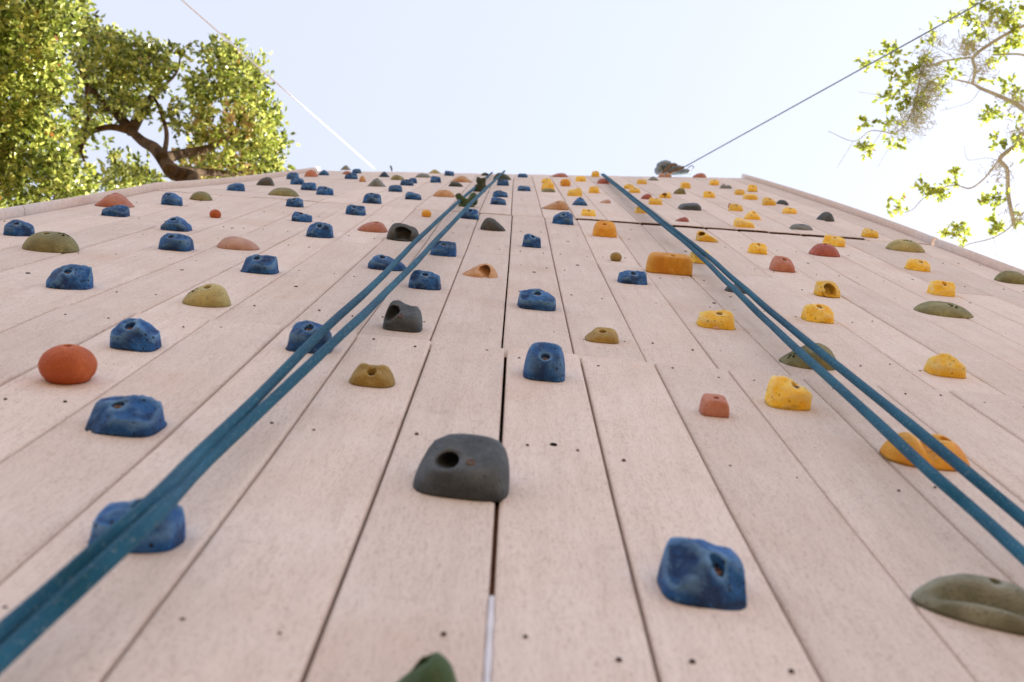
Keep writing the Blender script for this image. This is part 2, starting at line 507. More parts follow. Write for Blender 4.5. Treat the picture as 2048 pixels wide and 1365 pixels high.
# ------------------------------------------------------------------ holds
PROF = {
    'rnd': [.60, .90, .99, 1, .98, .88, .58], 'pl': [.68, 1, 1, .94, .82, .68, .48], 'pr': [.48, .68, .82, .94, 1, 1, .68],
    'tri': [.14, .50, .84, 1, .84, .50, .14], 'flat': [.84, 1, 1, .98, 1, .98, .82], 'box': [1, 1, 1, 1, 1, 1, 1],
    'tl': [.95, 1, .98, .88, .78, .70, .60], 'tr': [.60, .70, .78, .88, .98, 1, .95],
    'wr': [.05, .28, .50, .70, .86, 1, .92], 'wl': [.92, 1, .86, .70, .50, .28, .05],
    'two': [.55, .98, 1, .62, .78, .84, .45], 'dip': [.55, .98, .80, .62, .80, .98, .55],
}

def prof_at(p, u):
    x = (u + 1) / 2 * (len(p) - 1); x = max(0, min(len(p) - 1 - 1e-6, x))
    i = int(x); t = x - i; t = t * t * (3 - 2 * t) * .6 + t * .4
    return p[i] + (p[i + 1] - p[i]) * t

def height_fn(kind, W, L, H, p, rng):
    planes = []
    if kind == 'rock':
        # facets: (slope along u, slope along v, height at the middle), heights in units of H
        planes.append((rng.uniform(-.16, .16), rng.uniform(.26, .42), rng.uniform(.84, .92)))          # broad face with the bolt
        planes.append((rng.uniform(.25, .6), rng.uniform(.1, .5), rng.uniform(1.0, 1.2)))              # left chamfer
        planes.append((-rng.uniform(.25, .6), rng.uniform(.1, .5), rng.uniform(1.0, 1.2)))             # right chamfer
        planes.append((rng.uniform(-.3, .3), -rng.uniform(.5, 1.1), rng.uniform(1.1, 1.35)))           # upper side
        planes.append((rng.uniform(.4, 1.0) * rng.choice((-1, 1)), rng.uniform(.7, 1.3), rng.uniform(1.25, 1.55)))   # knocked off lower corner
    off = Vector((rng.uniform(0, 50), rng.uniform(0, 50), rng.uniform(0, 50)))
    def f(u, v, rho):
        if kind == 'rock':
            skirt = (1 - rho) * 7.5
            hs = [q[2] + q[0] * u + q[1] * v for q in planes] + [prof_at(p, u) * 1.0, skirt]
            h = min(hs)
            # soften the creases a little
            h2 = -math.log(sum(math.exp(-26 * x) for x in hs)) / 26
            h = .35 * h + .65 * h2
            k = min(1, skirt)
            h += k * (.050 * noise.noise(Vector((u * 2.1, v * 2.1, 0)) + off) + .045 * noise.noise(Vector((u * 4.6, v * 4.6, 3)) + off))
            h = max(h, 0)
        elif kind == 'dome':
            D = max(0, 1 - rho ** 2.9) ** .56
            ss = max(0, min(1, (v + 1) / 1.3))
            h = prof_at(p, u) * D * (.8 + .2 * ss) + .02 * D * noise.noise(Vector((u * 2, v * 2, 0)) + off)
        elif kind == 'block':      # smooth, full bodied
            D = max(0, 1 - rho ** 8) ** .5
            ss = max(0, min(1, (v + 1) / 1.5))
            h = prof_at(p, u) * D * (.58 + .42 * ss) + .02 * D * noise.noise(Vector((u * 2, v * 2, 0)) + off)
        elif kind == 'slab':
            D = max(0, 1 - rho ** 14) ** .5
            h = prof_at(p, u) * D * (.93 + .07 * v)
        elif kind == 'star':       # smooth hold with four raised ribs
            D = max(0, 1 - rho ** 3) ** .6
            th = math.atan2(v + .25, u)
            h = prof_at(p, u) * D * (.72 + .28 * max(0, min(1, (v + 1) / 1.4))) * (.84 + .16 * abs(math.sin(2 * th)) ** 8)
        elif kind == 'jug':        # arched lip over a scooped underside
            D = max(0, 1 - rho ** 4) ** .5
            h = prof_at(p, u) * D * (.80 + .20 * v) * (1 - .93 * max(0, 1 - (u * 1.15) ** 2) ** .7 * math.exp(-((v + .36) / .26) ** 2))
        elif kind == 'lobes':
            D = max(0, 1 - rho ** 3) ** .6
            h = prof_at(p, u) * D * (1 - .62 * math.exp(-((u + .05) / .20) ** 2))
        return max(0, h) * H
    return f

def outline_exp(kind):
    return {'rock': 3.5, 'dome': 2.1, 'slab': 6.0, 'block': 3.4, 'star': 2.6, 'jug': 2.2, 'lobes': 2.4}[kind]

def radial_hold(kind, W, L, H, prof, rng, hole, mat, pocket=None, wk=.085):
    """closed shell: bolt hole (or a pocket) in the middle, rings out to the foot"""
    p = PROF[prof] if isinstance(prof, str) else prof
    f = height_fn(kind, W, L, H, p, rng)
    ne = outline_exp(kind)
    SEG = 36; RN = 14
    wob = [1 + (wk if kind == 'rock' else .0) * rng.uniform(-1, 1) for _ in range(7)]
    hu, hv, r = hole
    verts, faces = [], []
    def rho_of(u, v): return min(1.0, (abs(u) ** ne + abs(v) ** ne) ** (1 / ne))
    def bound(th):
        c, s = math.cos(th), math.sin(th)
        k = 1 / (abs(c) ** ne + abs(s) ** ne) ** (1 / ne)
        i = th / (2 * math.pi) * 7; j = int(i) % 7; t = i - int(i)
        wv = wob[j] + (wob[(j + 1) % 7] - wob[j]) * t
        return c * k * wv, s * k * wv
    ru, rv = r / (W / 2), r / (L / 2)
    dd = pocket or (0, 0, -1)          # direction the hole runs in
    depth = H * .75 if not pocket else min(L, W) * .40
    # hole floor centre + floor ring + rim rings
    def P(u, v, h): return Vector((u * W / 2, v * L / 2, h))
    hc = f(hu, hv, rho_of(hu, hv))
    dvec = Vector(dd).normalized() * depth
    cfl = P(hu, hv, hc) + dvec
    cfl.z = max(cfl.z, H * .10)
    verts.append(cfl)
    ring_ix = []
    for ring in range(4):
        ix = []
        for k in range(SEG):
            th = 2 * math.pi * k / SEG
            q = (.86, .92, .97, 1.0)[ring]
            u, v = hu + ru * q * math.cos(th), hv + rv * q * math.sin(th)
            rim = P(u, v, f(u, v, rho_of(u, v)))
            if ring == 0: pt = cfl + (rim - P(hu, hv, hc)) * .86; pt.z = max(pt.z, H * .08)
            elif ring == 1: pt = rim + dvec * .45; pt.z = max(pt.z, H * .09)
            elif ring == 2: pt = rim + dvec * .06
            else: pt = rim
            ix.append(len(verts)); verts.append(pt)
        ring_ix.append(ix)
    for rr in range(1, RN + 1):
        t = rr / RN
        t = 1 - (1 - t) ** 1.7
        ix = []
        for k in range(SEG):
            th = 2 * math.pi * k / SEG
            bu, bv = bound(th)
            su, sv = hu + ru * 1.06 * math.cos(th), hv + rv * 1.06 * math.sin(th)
            u, v = su + (bu - su) * t, sv + (bv - sv) * t
            k_ = rho_of(u / max(abs(bu) + 1e-6, 1e-6) * abs(bu), v) if False else rho_of(u, v)
            if rr == RN: h = 0
            else: h = f(u, v, min(k_, .995))
            ix.append(len(verts)); verts.append(P(u, v, h))
        ring_ix.append(ix)
    ix = [];
    for k in ring_ix[-1]:
        ix.append(len(verts)); v = verts[k].copy(); v.z = -.0012; verts.append(v)
    ring_ix.append(ix)
    for k in range(SEG): faces.append((0, ring_ix[0][k], ring_ix[0][(k + 1) % SEG]))
    for a, b in zip(ring_ix, ring_ix[1:]):
        for k in range(SEG): faces.append((a[k], b[k], b[(k + 1) % SEG], a[(k + 1) % SEG]))
    me = mesh_from('climbing_hold', verts, faces, mat)
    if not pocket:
        me.materials.append(M_MARK_SHADE)  # hole floor and wall painted near-black as shade
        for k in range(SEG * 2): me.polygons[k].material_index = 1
    return me, f, rho_of, cfl

def ball_hold(W, H, mat, r=.006, ang=2.35, squash=1.0):
    verts, faces = [Vector((0, 0, 0))], []
    a0 = math.asin(min(.8, r / (W / 2)))
    R_ = W / 2
    zs = 1 - math.cos(ang)
    k_ = H / zs
    SEG, RN = 28, 14
    verts[0] = Vector((0, 0, H * .5))
    rings = []
    for i, (rr, z) in enumerate([(r * .85, H * .5), (r * .95, H * .9)]):
        rings.append([len(verts) + k for k in range(SEG)])
        for k in range(SEG): verts.append(Vector((rr * math.cos(2 * math.pi * k / SEG), rr * math.sin(2 * math.pi * k / SEG), z)))
    for i in range(RN + 1):
        a = a0 + (ang - a0) * i / RN
        rings.append([len(verts) + k for k in range(SEG)])
        for k in range(SEG):
            t = 2 * math.pi * k / SEG
            z = H - (1 - math.cos(a)) * k_
            verts.append(Vector((R_ * math.sin(a) * math.cos(t), R_ * math.sin(a) * math.sin(t), z - (.004 if i == RN else 0))))
    for k in range(SEG): faces.append((0, rings[0][k], rings[0][(k + 1) % SEG]))
    for a, b in zip(rings, rings[1:]):
        for k in range(SEG): faces.append((a[k], b[k], b[(k + 1) % SEG], a[(k + 1) % SEG]))
    return mesh_from('climbing_hold', verts, faces, mat)

ME_BOLT = None
def bolt_mesh():
    vs, fs = [], []
    S = 12
    for (r, z) in ((1, -.6), (1, .25), (.85, .4), (.55, .4), (.5, -.1)):
        for k in range(S): vs.append((r * math.cos(2 * math.pi * k / S), r * math.sin(2 * math.pi * k / S), z))
    for i in range(4):
        for k in range(S): fs.append((i * S + k, i * S + (k + 1) % S, (i + 1) * S + (k + 1) % S, (i + 1) * S + k))
    fs.append(tuple(4 * S + k for k in range(S)))
    return mesh_from('bolt', vs, fs, M_BOLT)
ME_BOLT = bolt_mesh()

def clover_mesh(W, L, f, rho, cu, cv, size, rot, lift=.0006):
    """the maker's mark: four short petals set in a cross, laid on the hold"""
    vs, fs = [], []
    for q in range(4):
        a = rot + q * math.pi / 2
        for (d0, d1, hw) in ((.30, .62, .16), (.62, 1.0, .26)):
            b = len(vs)
            for (d, s) in ((d0, -1), (d1, -1), (d1, 1), (d0, 1)):
                x = cu * W / 2 + size * (d * math.cos(a) - s * hw * math.sin(a)); y = cv * L / 2 + size * (d * math.sin(a) + s * hw * math.cos(a))
                u, v = x / (W / 2), y / (L / 2)
                vs.append((x, y, f(u, v, min(.99, rho(u, v))) + lift))
            fs.append((b, b + 1, b + 2, b + 3))
    return mesh_from('emblem', vs, fs, M_MARK_SHADE, False)

def place(o, x, yb, L, sec=None):
    """stand the hold on the wall so that its lower edge is at the pixel"""
    n, F, sec = pix2surf(x, yb, sec)
    P, du, dv, w = frame(n, F, sec)
    P2, du2, dv2, w2 = frame(n, F + L / 2, sec)
    o.matrix_world = Matrix.Translation(P + dv * (L / 2)) @ Matrix((du, dv, w)).transposed().to_4x4()

def sizes(x, yb, w, h, lk=.85, hmin=.35):
    n, F, sec = pix2surf(x, yb)
    mpp = F / FPX
    W = w * mpp
    P, du, dv, nn = frame(n, F, sec)
    L = W * lk
    for _ in range(12):
        dy = yb - w2px(P + dv * (.66 * L))[1]
        if dy < .42 * h: break
        L *= .88
    top = P + dv * (.6 * L)
    # outward metres needed to reach the silhouette height
    y0 = w2px(top)[1]; y1 = w2px(top + nn * .05)[1]
    H = max(hmin * h * mpp, (h - (yb - y0)) / (y0 - y1) * .05)
    return W, L, H

COLNAME = {'blue': 'blue', 'navy': 'blue', 'yellow': 'yellow', 'amber': 'amber', 'tan': 'tan', 'peach': 'tan', 'clay': 'terracotta', 'orange': 'orange', 'brick': 'red', 'olive': 'olive', 'mustard': 'olive', 'khaki': 'olive', 'gray': 'grey', 'slate': 'grey', 'charcoal': 'grey', 'green': 'green', 'moss': 'green'}
seedn = [100]

def hold(x, yb, w, h, col, label, kind='rock', prof='rnd', hole=(0, -.05), lk=.85, bolt=True, mark=None, pocket=None, pr=None, extra=None, wk=.085):
    seedn[0] += 1
    rng = random.Random(seedn[0])
    W, L, H = sizes(x, yb, w, h, lk)
    mat = HM[col]
    r = min(.0085, W * .115)
    if kind == 'ball':
        me = ball_hold(W, H, mat, min(.007, W * .1)); L = W * .72
        o = new_obj('climbing_hold', me)
        place(o, x, yb, L)
    else:
        if pocket: r = pr * W
        if hole is None: hole_ = (0, .35, min(.004, W * .05)); bolt = False
        else: hole_ = (hole[0], hole[1] if pocket else hole[1] * .5 - .30, r)
        me, f, rho, cfl = radial_hold(kind, W, L, H, prof, rng, hole_, mat, pocket, wk)
        o = new_obj('climbing_hold', me)
        place(o, x, yb, L)
        if bolt and not pocket:
            b = new_obj('bolt', ME_BOLT, o); zl = f(hole_[0], hole_[1] - r / (L / 2), .5); b.location = (cfl.x, cfl.y, max(H * .15, zl - r * .12)); b.scale = (r * .72, r * .72, r * .5)
        if mark:
            new_obj('emblem', clover_mesh(W, L, f, rho, mark[0], mark[1], mark[2] * W, rng.uniform(.2, .6)), o)
        if extra:       # a second bolt hole beside a pocket
            b = new_obj('bolt', ME_BOLT, o)
            fe = lambda a, c: Vector((a * W / 2, c * L / 2, f(a, c, rho(a, c))))
            p0 = fe(extra[0], extra[1]); nn_ = (fe(extra[0] + .05, extra[1]) - p0).cross(fe(extra[0], extra[1] + .05) - p0).normalized()
            b.location = p0 - nn_ * .0012; b.scale = (.0058, .0058, .005)
            b.rotation_euler = nn_.to_track_quat('Z', 'Y').to_euler()
    tag(o, label, 'climbing hold', COLNAME[col] + ' climbing holds')
    return o

Hd = hold
# --- lower and middle left
Hd(118, 769, 111, 82, 'orange', 'big smooth orange ball hold near the left edge', kind='ball')
Hd(227, 873, 145, 88, 'blue', 'large rounded blue hold below the big orange ball', prof='tr', hole=(-.12, .0))
Hd(249, 1109, 178, 124, 'blue', 'large rough blue hold half hidden behind the left rope, lowest on the left', prof=[.70, .74, .82, .98, 1, .72, .45], hole=(.06, .35), wk=.20)
Hd(255, 702, 95, 65, 'blue', 'pitted blue hold right of and above the big orange ball', prof=[.5, .85, 1, .98, .75, .55, .5], hole=(-.15, .15))
Hd(612, 706, 88, 64, 'blue', 'blue hold with the left rope crossing its right side, above the mustard hold', prof='pl', hole=(-.05, .1))
Hd(123, 581, 87, 53, 'blue', 'wide blue hold with scooped top face, above the big orange ball', prof='flat', hole=(0, .1))
Hd(400, 615, 97, 50, 'khaki', 'smooth khaki fin hold with cast emblem, upper right of the pitted blue hold', kind='dome', prof='pr', hole=(.08, .15), mark=(-.55, -.2, .10))
Hd(512, 548, 71, 39, 'blue', 'blue hold with a dished face, right of the khaki fin hold', prof='flat', hole=(-.15, .1))
Hd(80, 505, 109, 42, 'olive', 'long grey-green sloper with cast emblem near the left edge', kind='dome', prof='flat', hole=(-.1, .3), bolt=False, mark=(.45, .1, .10))
Hd(27, 474, 55, 33, 'blue', 'blue hold at the left frame edge behind the grey-green sloper', prof='pl', hole=(-.1, .1))
Hd(343, 503, 66, 37, 'blue', 'lower of two blue holds stacked left of the peach flange', prof='rnd', hole=(-.25, 0))
Hd(343, 463, 60, 31, 'blue', 'upper of two blue holds stacked left of the peach flange', prof='tri', hole=(-.1, 0))
Hd(466, 501, 86, 28, 'peach', 'peach coloured flange hold with an undercut lip', kind='dome', prof='pl', hole=None)
Hd(216, 415, 78, 30, 'clay', 'terracotta dome with cast emblem by the left edge rail', kind='dome', prof='tri', hole=(-.05, .5), bolt=False, mark=(-.35, -.1, .10))
Hd(223, 434, 52, 25, 'blue', 'blue hold just below the terracotta dome at the left rail', prof='pr', hole=(-.3, .2))
Hd(338, 411, 40, 26, 'blue', 'blue hold left of the small grey-green dome near the left rail', prof='pl', hole=(-.3, .2))
Hd(396, 401, 45, 18, 'olive', 'small grey-green dome between two blue holds near the left rail', kind='dome', prof='rnd', hole=None)
Hd(428, 437, 23, 18, 'orange', 'tiny orange ball hold alone in the upper left', kind='ball')
Hd(468, 382, 34, 17, 'blue', 'blue hold between the small grey-green dome and the pointed grey fin', prof='pr', hole=None)
# --- upper left cluster
Hd(527, 372, 36, 19, 'charcoal', 'pointed grey fin hold at the upper left edge', kind='dome', prof='pr', hole=None)
Hd(561, 392.5, 62, 17, 'olive', 'wide low olive mound in the upper left', kind='dome', prof='rnd', hole=None)
Hd(583, 359, 25, 14.5, 'blue', 'topmost of the chain of blue holds at the upper left corner', prof='rnd', hole=(-.05, .15))
Hd(592, 370, 28, 15, 'blue', 'second blue hold down the chain at the upper left corner', prof='rnd', hole=(0, .15))
Hd(614.5, 381, 31, 16, 'blue', 'square blue hold with dished top, third down the upper left chain', prof='flat', hole=(0, .2))
Hd(647, 391, 34, 19, 'blue', 'angular blue hold ending the upper left chain on the right', prof='tl', hole=(.05, 0))
Hd(620, 354, 28, 14, 'clay', 'terracotta dome at the very top left between blue holds', kind='dome', prof='rnd', hole=(0, .2), bolt=False)
Hd(646, 351, 21, 11, 'blue', 'small blue hold at the top right of the left terracotta dome', prof='tri', hole=(0, .2))
Hd(586, 414.5, 34, 20, 'blue', 'blue hold directly below the wide olive mound', prof='flat', hole=(0, .1))
Hd(600, 444, 42, 20, 'blue', 'blocky faceted blue hold above the pitted half-dome one', prof='tl', hole=(-.1, .5))
Hd(635, 476, 53, 32, 'blue', 'pitted half-dome blue hold left of the salmon sloper', prof='rnd', hole=(-.02, .1))
Hd(690, 340.5, 23, 10, 'gray', 'grey cone hold poking above the top edge on the left', kind='dome', prof='tri', hole=None)
Hd(693, 349, 19, 7, 'clay', 'small terracotta hold tucked behind a blue one at the top left', kind='dome', prof='rnd', hole=None)
Hd(712, 347, 18.5, 9.5, 'blue', 'small plain blue hold at the top edge right of the grey cone', prof='rnd', hole=None)
Hd(700.5, 359, 26, 14, 'blue', 'blue hold in front of the small terracotta one at the top left', prof='pr', hole=(-.2, .2))
Hd(724, 364, 14, 12, 'tan', 'tiny tan knob with a hole beside the grey-brown peak', kind='dome', prof='rnd', hole=(0, -.1), bolt=False)
Hd(751, 374, 38, 18, 'gray', 'grey-brown peaked hold with a dark bolt hole, upper left', kind='dome', prof='tri', hole=(0, .2), bolt=False)
Hd(742, 407.5, 37, 22, 'blue', 'half-round blue hold with a large dark hole, under the tan cylinder', prof='rnd', hole=(-.1, .25))
Hd(708, 431.5, 41, 21, 'blue', 'blue hold above the salmon sloper', prof='flat', hole=(-.12, .15))
Hd(741, 465, 61, 23, 'clay', 'salmon oval sloper left of the dark cave hold', kind='dome', prof='pr', hole=(.25, .3), bolt=False)
Hd(767, 355, 23, 12, 'navy', 'dark slate-blue dome near the top edge', kind='dome', prof='tri', hole=(0, .3), bolt=False)
Hd(794, 360.5, 29, 10.5, 'olive', 'small green-olive hold right of the slate-blue dome', kind='dome', prof='pl', hole=(-.1, .1), bolt=False)
Hd(825, 367.5, 17, 12, 'blue', 'blue hold peeking out behind another blue one near the top', prof='rnd', hole=(-.1, .2))
Hd(812.5, 372, 27, 14, 'blue', 'blue hold in front of a second blue one, below the low grey dome', prof='rnd', hole=(-.05, .2))
Hd(789, 384, 29, 14, 'blue', 'blue hold between the grey-brown peak and the blue pair', prof='rnd', hole=(0, .25))
Hd(825, 399.7, 32, 15.5, 'blue', 'rectangular blue block hold left of the lower orange mound', kind='slab', prof='tl', hole=(-.05, .1))
Hd(845, 356, 32, 9, 'gray', 'low grey dome just left of the square blue hold at the top', kind='dome', prof='rnd', hole=None)
Hd(868.5, 347, 25, 8, 'khaki', 'pale khaki cap at the top edge', kind='dome', prof='tri', hole=None)
Hd(870.5, 366, 22, 13, 'blue', 'square blue hold with a centred hole below the khaki cap', prof='flat', hole=(0, .15))
Hd(898, 352, 20, 10, 'blue', 'blue hold at the top edge right of the khaki cap', prof='flat', hole=(0, .2))
Hd(922, 365, 46, 13.5, 'tan', 'upper of two pale orange mounds left of the green horns', kind='dome', prof='tri', hole=(0, .3), bolt=False)
Hd(911, 374.3, 30, 11.5, 'charcoal', 'dark grey ridge under the upper pale orange mound', kind='dome', prof='pl', hole=None)
Hd(887, 394.5, 45, 15, 'tan', 'lower of two pale orange mounds left of the green horns', kind='dome', prof='rnd', hole=(.1, .3), bolt=False)
Hd(852, 435, 20, 15.5, 'amber', 'small amber ball hold left of the ropes, above the cave hold', kind='ball')
# --- centre
Hd(938, 438.7, 37.5, 23, 'blue', 'blue hold crossed by the rope just below the green horn', prof='rnd', hole=(.05, .2))
Hd(985, 463, 52, 29, 'charcoal', 'grey wedge hold right of the ropes and left of the centre seam', kind='dome', prof=[.8, 1, .95, .85, .65, .45, .3], hole=None)
Hd(1004, 361, 37, 16, 'moss', 'dark green dome behind the rope at the top of the wall', kind='dome', prof='pl', hole=None)
Hd(970, 352, 17, 6.5, 'moss', 'small dark green hold behind the rope end at the top edge', kind='dome', prof='rnd', hole=None)
Hd(1005.5, 372, 25, 13, 'blue', 'upper of three blue holds in the column right of the rope', prof='rnd', hole=(0, .3))
Hd(1000, 394.5, 31, 14, 'blue', 'middle of three blue holds in the column right of the rope', prof='pl', hole=(0, .4))
Hd(996, 410, 32, 16, 'blue', 'lower of three blue holds in the column right of the rope', prof='pl', hole=None)
Hd(885, 514, 54, 31, 'blue', 'chunky blue hold right behind the rope, above the one-holed half-dome', prof='flat', hole=(-.05, .2))
Hd(769, 541.5, 79, 32, 'blue', 'ridged blue hold under the left rope strand below the dark cave hold', prof=[.25, .8, 1, .85, .6, .4, .1], hole=(-.25, .3))
Hd(846, 580.5, 66, 40, 'blue', 'blue half-dome hold right of the ropes with a rusty bolt in its face', prof='rnd', hole=(0, .1))
Hd(803, 483, 66, 35, 'charcoal', 'dark grey hold hollowed into a black cave beside the rope', kind='block', prof=[.85, 1, 1, .95, .85, .8, .55], hole=(.02, -.66), pocket=(0, .95, -.22), pr=.27)
Hd(801, 664, 79, 60, 'slate', 'dark grey hold with a scooped saddle top and a small bolt', kind='block', prof=[.85, 1, 1, .88, .82, .86, .75], hole=(-.55, -.45), pocket=(.3, .9, -.2), pr=.19, extra=(-.08, -.70))
Hd(738, 776, 93, 52, 'mustard', 'mustard coloured hold with raised crossing ribs', kind='star', prof='flat', hole=(0, -.2), bolt=False)
Hd(917, 1000, 199, 122, 'slate', 'very large dark grey hold with an oval pocket, on the centre seam', kind='block', prof=[.42, .84, .98, 1, 1, 1, .95], hole=(-.33, -.50), pocket=(.25, .9, -.25), pr=.128, extra=(.16, -.52))
Hd(957, 557.5, 75, 33, 'tan', 'pale orange curled wedge hold just left of the centre seam', kind='dome', prof=[.15, .35, .6, .85, 1, 1, .9], hole=(.25, -.6), pocket=(.3, .9, -.1), pr=.17)
Hd(1063, 495.5, 38, 29, 'blue', 'small upright blue hold right of the centre seam', prof='tl', hole=(.05, .15))
Hd(1073, 622, 81, 45, 'blue', 'wide blue hold right of the centre seam above the tall one', prof='pl', hole=(0, .2))
Hd(1088, 764, 86, 75, 'blue', 'tall blue hold with a big bolt hole right of the centre seam', kind='block', prof=[.84, .98, 1, 1, 1, .97, .78], hole=(-.04, -.35), lk=1.0)
Hd(1414, 1217, 182, 131, 'blue', 'large chunky blue hold in the lower right of the centre', prof=[.8, 1, 1, .9, .82, .75, .6], hole=(.22, .15))
Hd(1126, 450.5, 43, 27, 'blue', 'egg shaped blue hold under the tan teardrop', prof='pr', hole=(0, 0))
Hd(1045.5, 355.5, 20.5, 8.5, 'blue', 'small blue hold at the top edge right of the centre seam', prof='flat', hole=(0, .2))
Hd(1048, 383, 27, 11.5, 'blue', 'low blue hold below the small one right of the centre seam top', prof='flat', hole=None)
Hd(1097, 385, 29, 8, 'olive', 'flat olive hold under a stack of yellow ones near the top centre', kind='dome', prof='flat', hole=None)
Hd(1096, 380.5, 27, 16, 'yellow', 'yellow hold sitting right above the flat olive one', prof='flat', hole=None)
Hd(1093, 367, 21, 10.5, 'yellow', 'topmost yellow hold of the stack near the top centre', prof='rnd', hole=(.1, .2))
Hd(1120, 355, 34, 9, 'clay', 'salmon fin hold at the top edge right of centre', kind='dome', prof='pr', hole=None)
Hd(1131, 374, 21.5, 16.5, 'amber', 'amber ball hold below the salmon fin', kind='ball')
Hd(1162, 364, 22, 12.5, 'yellow', 'yellow hold between the amber ball and the right rope top', prof='flat', hole=None)
Hd(1191.5, 354.6, 17, 12.6, 'yellow', 'yellow hold touching the top end of the right rope', prof='rnd', hole=(0, .1))
Hd(1150, 394, 31, 18, 'yellow', 'yellow wedge hold above the dark-topped blue one', prof='tr', hole=None)
Hd(1188.5, 388, 22, 16, 'yellow', 'pale yellow hold with two holes left of the right rope', prof='rnd', hole=(0, .3))
Hd(1207.5, 369, 27, 12, 'brick', 'red hold with a dark hole touching the right rope near the top', kind='dome', prof='rnd', hole=(.5, .2), bolt=False)
Hd(1111, 420, 56, 21, 'tan', 'tan teardrop hold with pits, pointed end to the left', kind='dome', prof=[.08, .30, .52, .75, .95, 1, .85], hole=(.15, .1), bolt=False)
Hd(1160.5, 413, 31, 18.5, 'blue', 'triangular blue hold right of the tan teardrop', prof='tri', hole=(0, .3))
Hd(1210, 408.5, 27, 11, 'peach', 'small peach wedge hold left of the right rope', kind='dome', prof='wr', hole=None)
Hd(1177.5, 435, 31, 16.5, 'yellow', 'yellow hold just above the long dark joint, right of the egg shaped blue', prof='flat', hole=(0, .5))
Hd(1210.5, 475, 49, 32, 'amber', 'big amber dome with a deep hole under the long dark joint', kind='block', prof=[.8, .98, 1, 1, 1, .98, .8], hole=(-.1, .3), bolt=False)
Hd(1232, 522.5, 24, 18, 'mustard', 'small mustard ball hold left of the amber brick', kind='ball')
Hd(1340, 549, 92, 42, 'amber', 'large amber brick shaped hold with two holes beside the right rope', kind='slab', prof='box', hole=(.08, .1), bolt=False, lk=.45)
Hd(1266.5, 571, 61, 30, 'blue', 'blue hold below and left of the amber brick', prof='flat', hole=(0, .1))
Hd(1205, 688, 69, 31, 'mustard', 'olive-mustard shoe shaped wedge right of the tall blue hold', kind='block', prof=[.2, .5, .95, 1, 1, 1, .9], hole=(0, .4), bolt=False)
Hd(1431.5, 836, 57, 45, 'clay', 'small square terracotta hold in the middle right', kind='slab', prof=[.95, 1, 1, 1, 1, .95, .7], hole=(0, .4), bolt=False)
# --- right of the right rope / under it
Hd(1436.5, 660, 75, 40, 'yellow', 'chalky yellow hold with a tiny tan knob under it', prof='flat', hole=(.1, .35))
Hd(1433, 661, 17, 9, 'tan', 'tiny tan knob at the foot of a chalky yellow hold', kind='dome', prof='rnd', hole=None)
Hd(1400.5, 528, 44, 28, 'yellow', 'yellow hold split in view by the right rope beside the amber brick', prof='tr', hole=None)
Hd(1480.5, 588, 54, 19, 'slate', 'small grey hold behind the right rope where its strands part', kind='dome', prof='flat', hole=None)
Hd(1416.5, 484.5, 45, 22, 'yellow', 'yellow hooked hold with a dark hollow under the long joint', prof=[.75, 1, .95, .75, .5, .35, .2], hole=(-.6, -.35), pocket=(.4, .9, -.2), pr=.16)
Hd(1518, 509, 38, 25, 'yellow', 'yellow hold with dark pits at its foot, right of the hooked one', prof='rnd', hole=(0, .35))
Hd(1569, 545, 49, 31, 'clay', 'red-orange loaf hold with a hole in its top, middle right', kind='block', prof=[.75, 1, 1, 1, .95, .85, .6], hole=(.05, .5), bolt=False)
Hd(1656, 514, 62, 27, 'brick', 'brick red dome in front of a yellow hold at the right', kind='dome', prof='rnd', hole=(-.05, .5), bolt=False)
Hd(1673, 494, 44, 22, 'yellow', 'yellow hold behind the brick red dome', prof='flat', hole=(0, .4))
Hd(1659.5, 595.5, 52, 33, 'yellow', 'yellow hold with a black hollow underneath, middle right', prof='flat', hole=(.05, -.60), pocket=(0, .9, -.25), pr=.26)
Hd(1641.5, 647, 63, 38, 'yellow', 'plump yellow hold between the hollow one and the right rope', prof='rnd', hole=(0, .5))
Hd(1584.5, 821, 91, 67, 'yellow', 'big yellow hold with a wide hole, lowest of the yellow ones', prof=[.65, .95, 1, .9, .75, .65, .5], hole=(.18, .15))
Hd(1901.5, 757, 75, 53, 'yellow', 'rough pitted yellow hold at the far right below the olive lens', prof=[.7, .95, 1, 1, .85, .65, .4], hole=None)
Hd(1629.5, 742, 119, 59, 'olive', 'grey-green sloper crossed by both right rope strands', kind='dome', prof=[.15, .4, .65, .85, 1, 1, .8], hole=(.1, .1), bolt=False, mark=(-.62, -.1, .08))
Hd(1873.5, 941, 177, 76, 'amber', 'large amber double-lobed hold behind the right rope', kind='lobes', prof=[.6, .95, 1, 1, 1, .9, .6], hole=(.36, .35), bolt=False)
Hd(1906.5, 637, 117, 33, 'olive', 'wide olive lens hold with cast emblem at the right', kind='dome', prof='rnd', hole=(.13, .3), mark=(.2, -.35, .08))
Hd(1890, 594, 51, 34, 'yellow', 'yellow hold with a large hole just above the olive lens', prof='flat', hole=(.05, .2))
Hd(1842, 544, 46, 27, 'yellow', 'yellow hold between the pale olive dome and the large-holed yellow one', prof='rnd', hole=(.1, .2))
Hd(1822, 505, 76, 26, 'khaki', 'pale olive dome with cast emblem by the right edge rail', kind='dome', prof='rnd', hole=(-.15, .4), bolt=False, mark=(.1, -.1, .09))
Hd(2036, 569, 66, 27, 'olive', 'olive dome cut by the right edge of the picture', kind='dome', prof='rnd', hole=None)
Hd(1744, 476, 32, 19.5, 'yellow', 'lone yellow hold near the right edge rail', prof='tl', hole=(.1, .4))
Hd(1607.5, 463, 48, 15, 'gray', 'flat pale grey hold with cast emblem above the long joint', kind='dome', prof='flat', hole=None, mark=(0, -.1, .10))
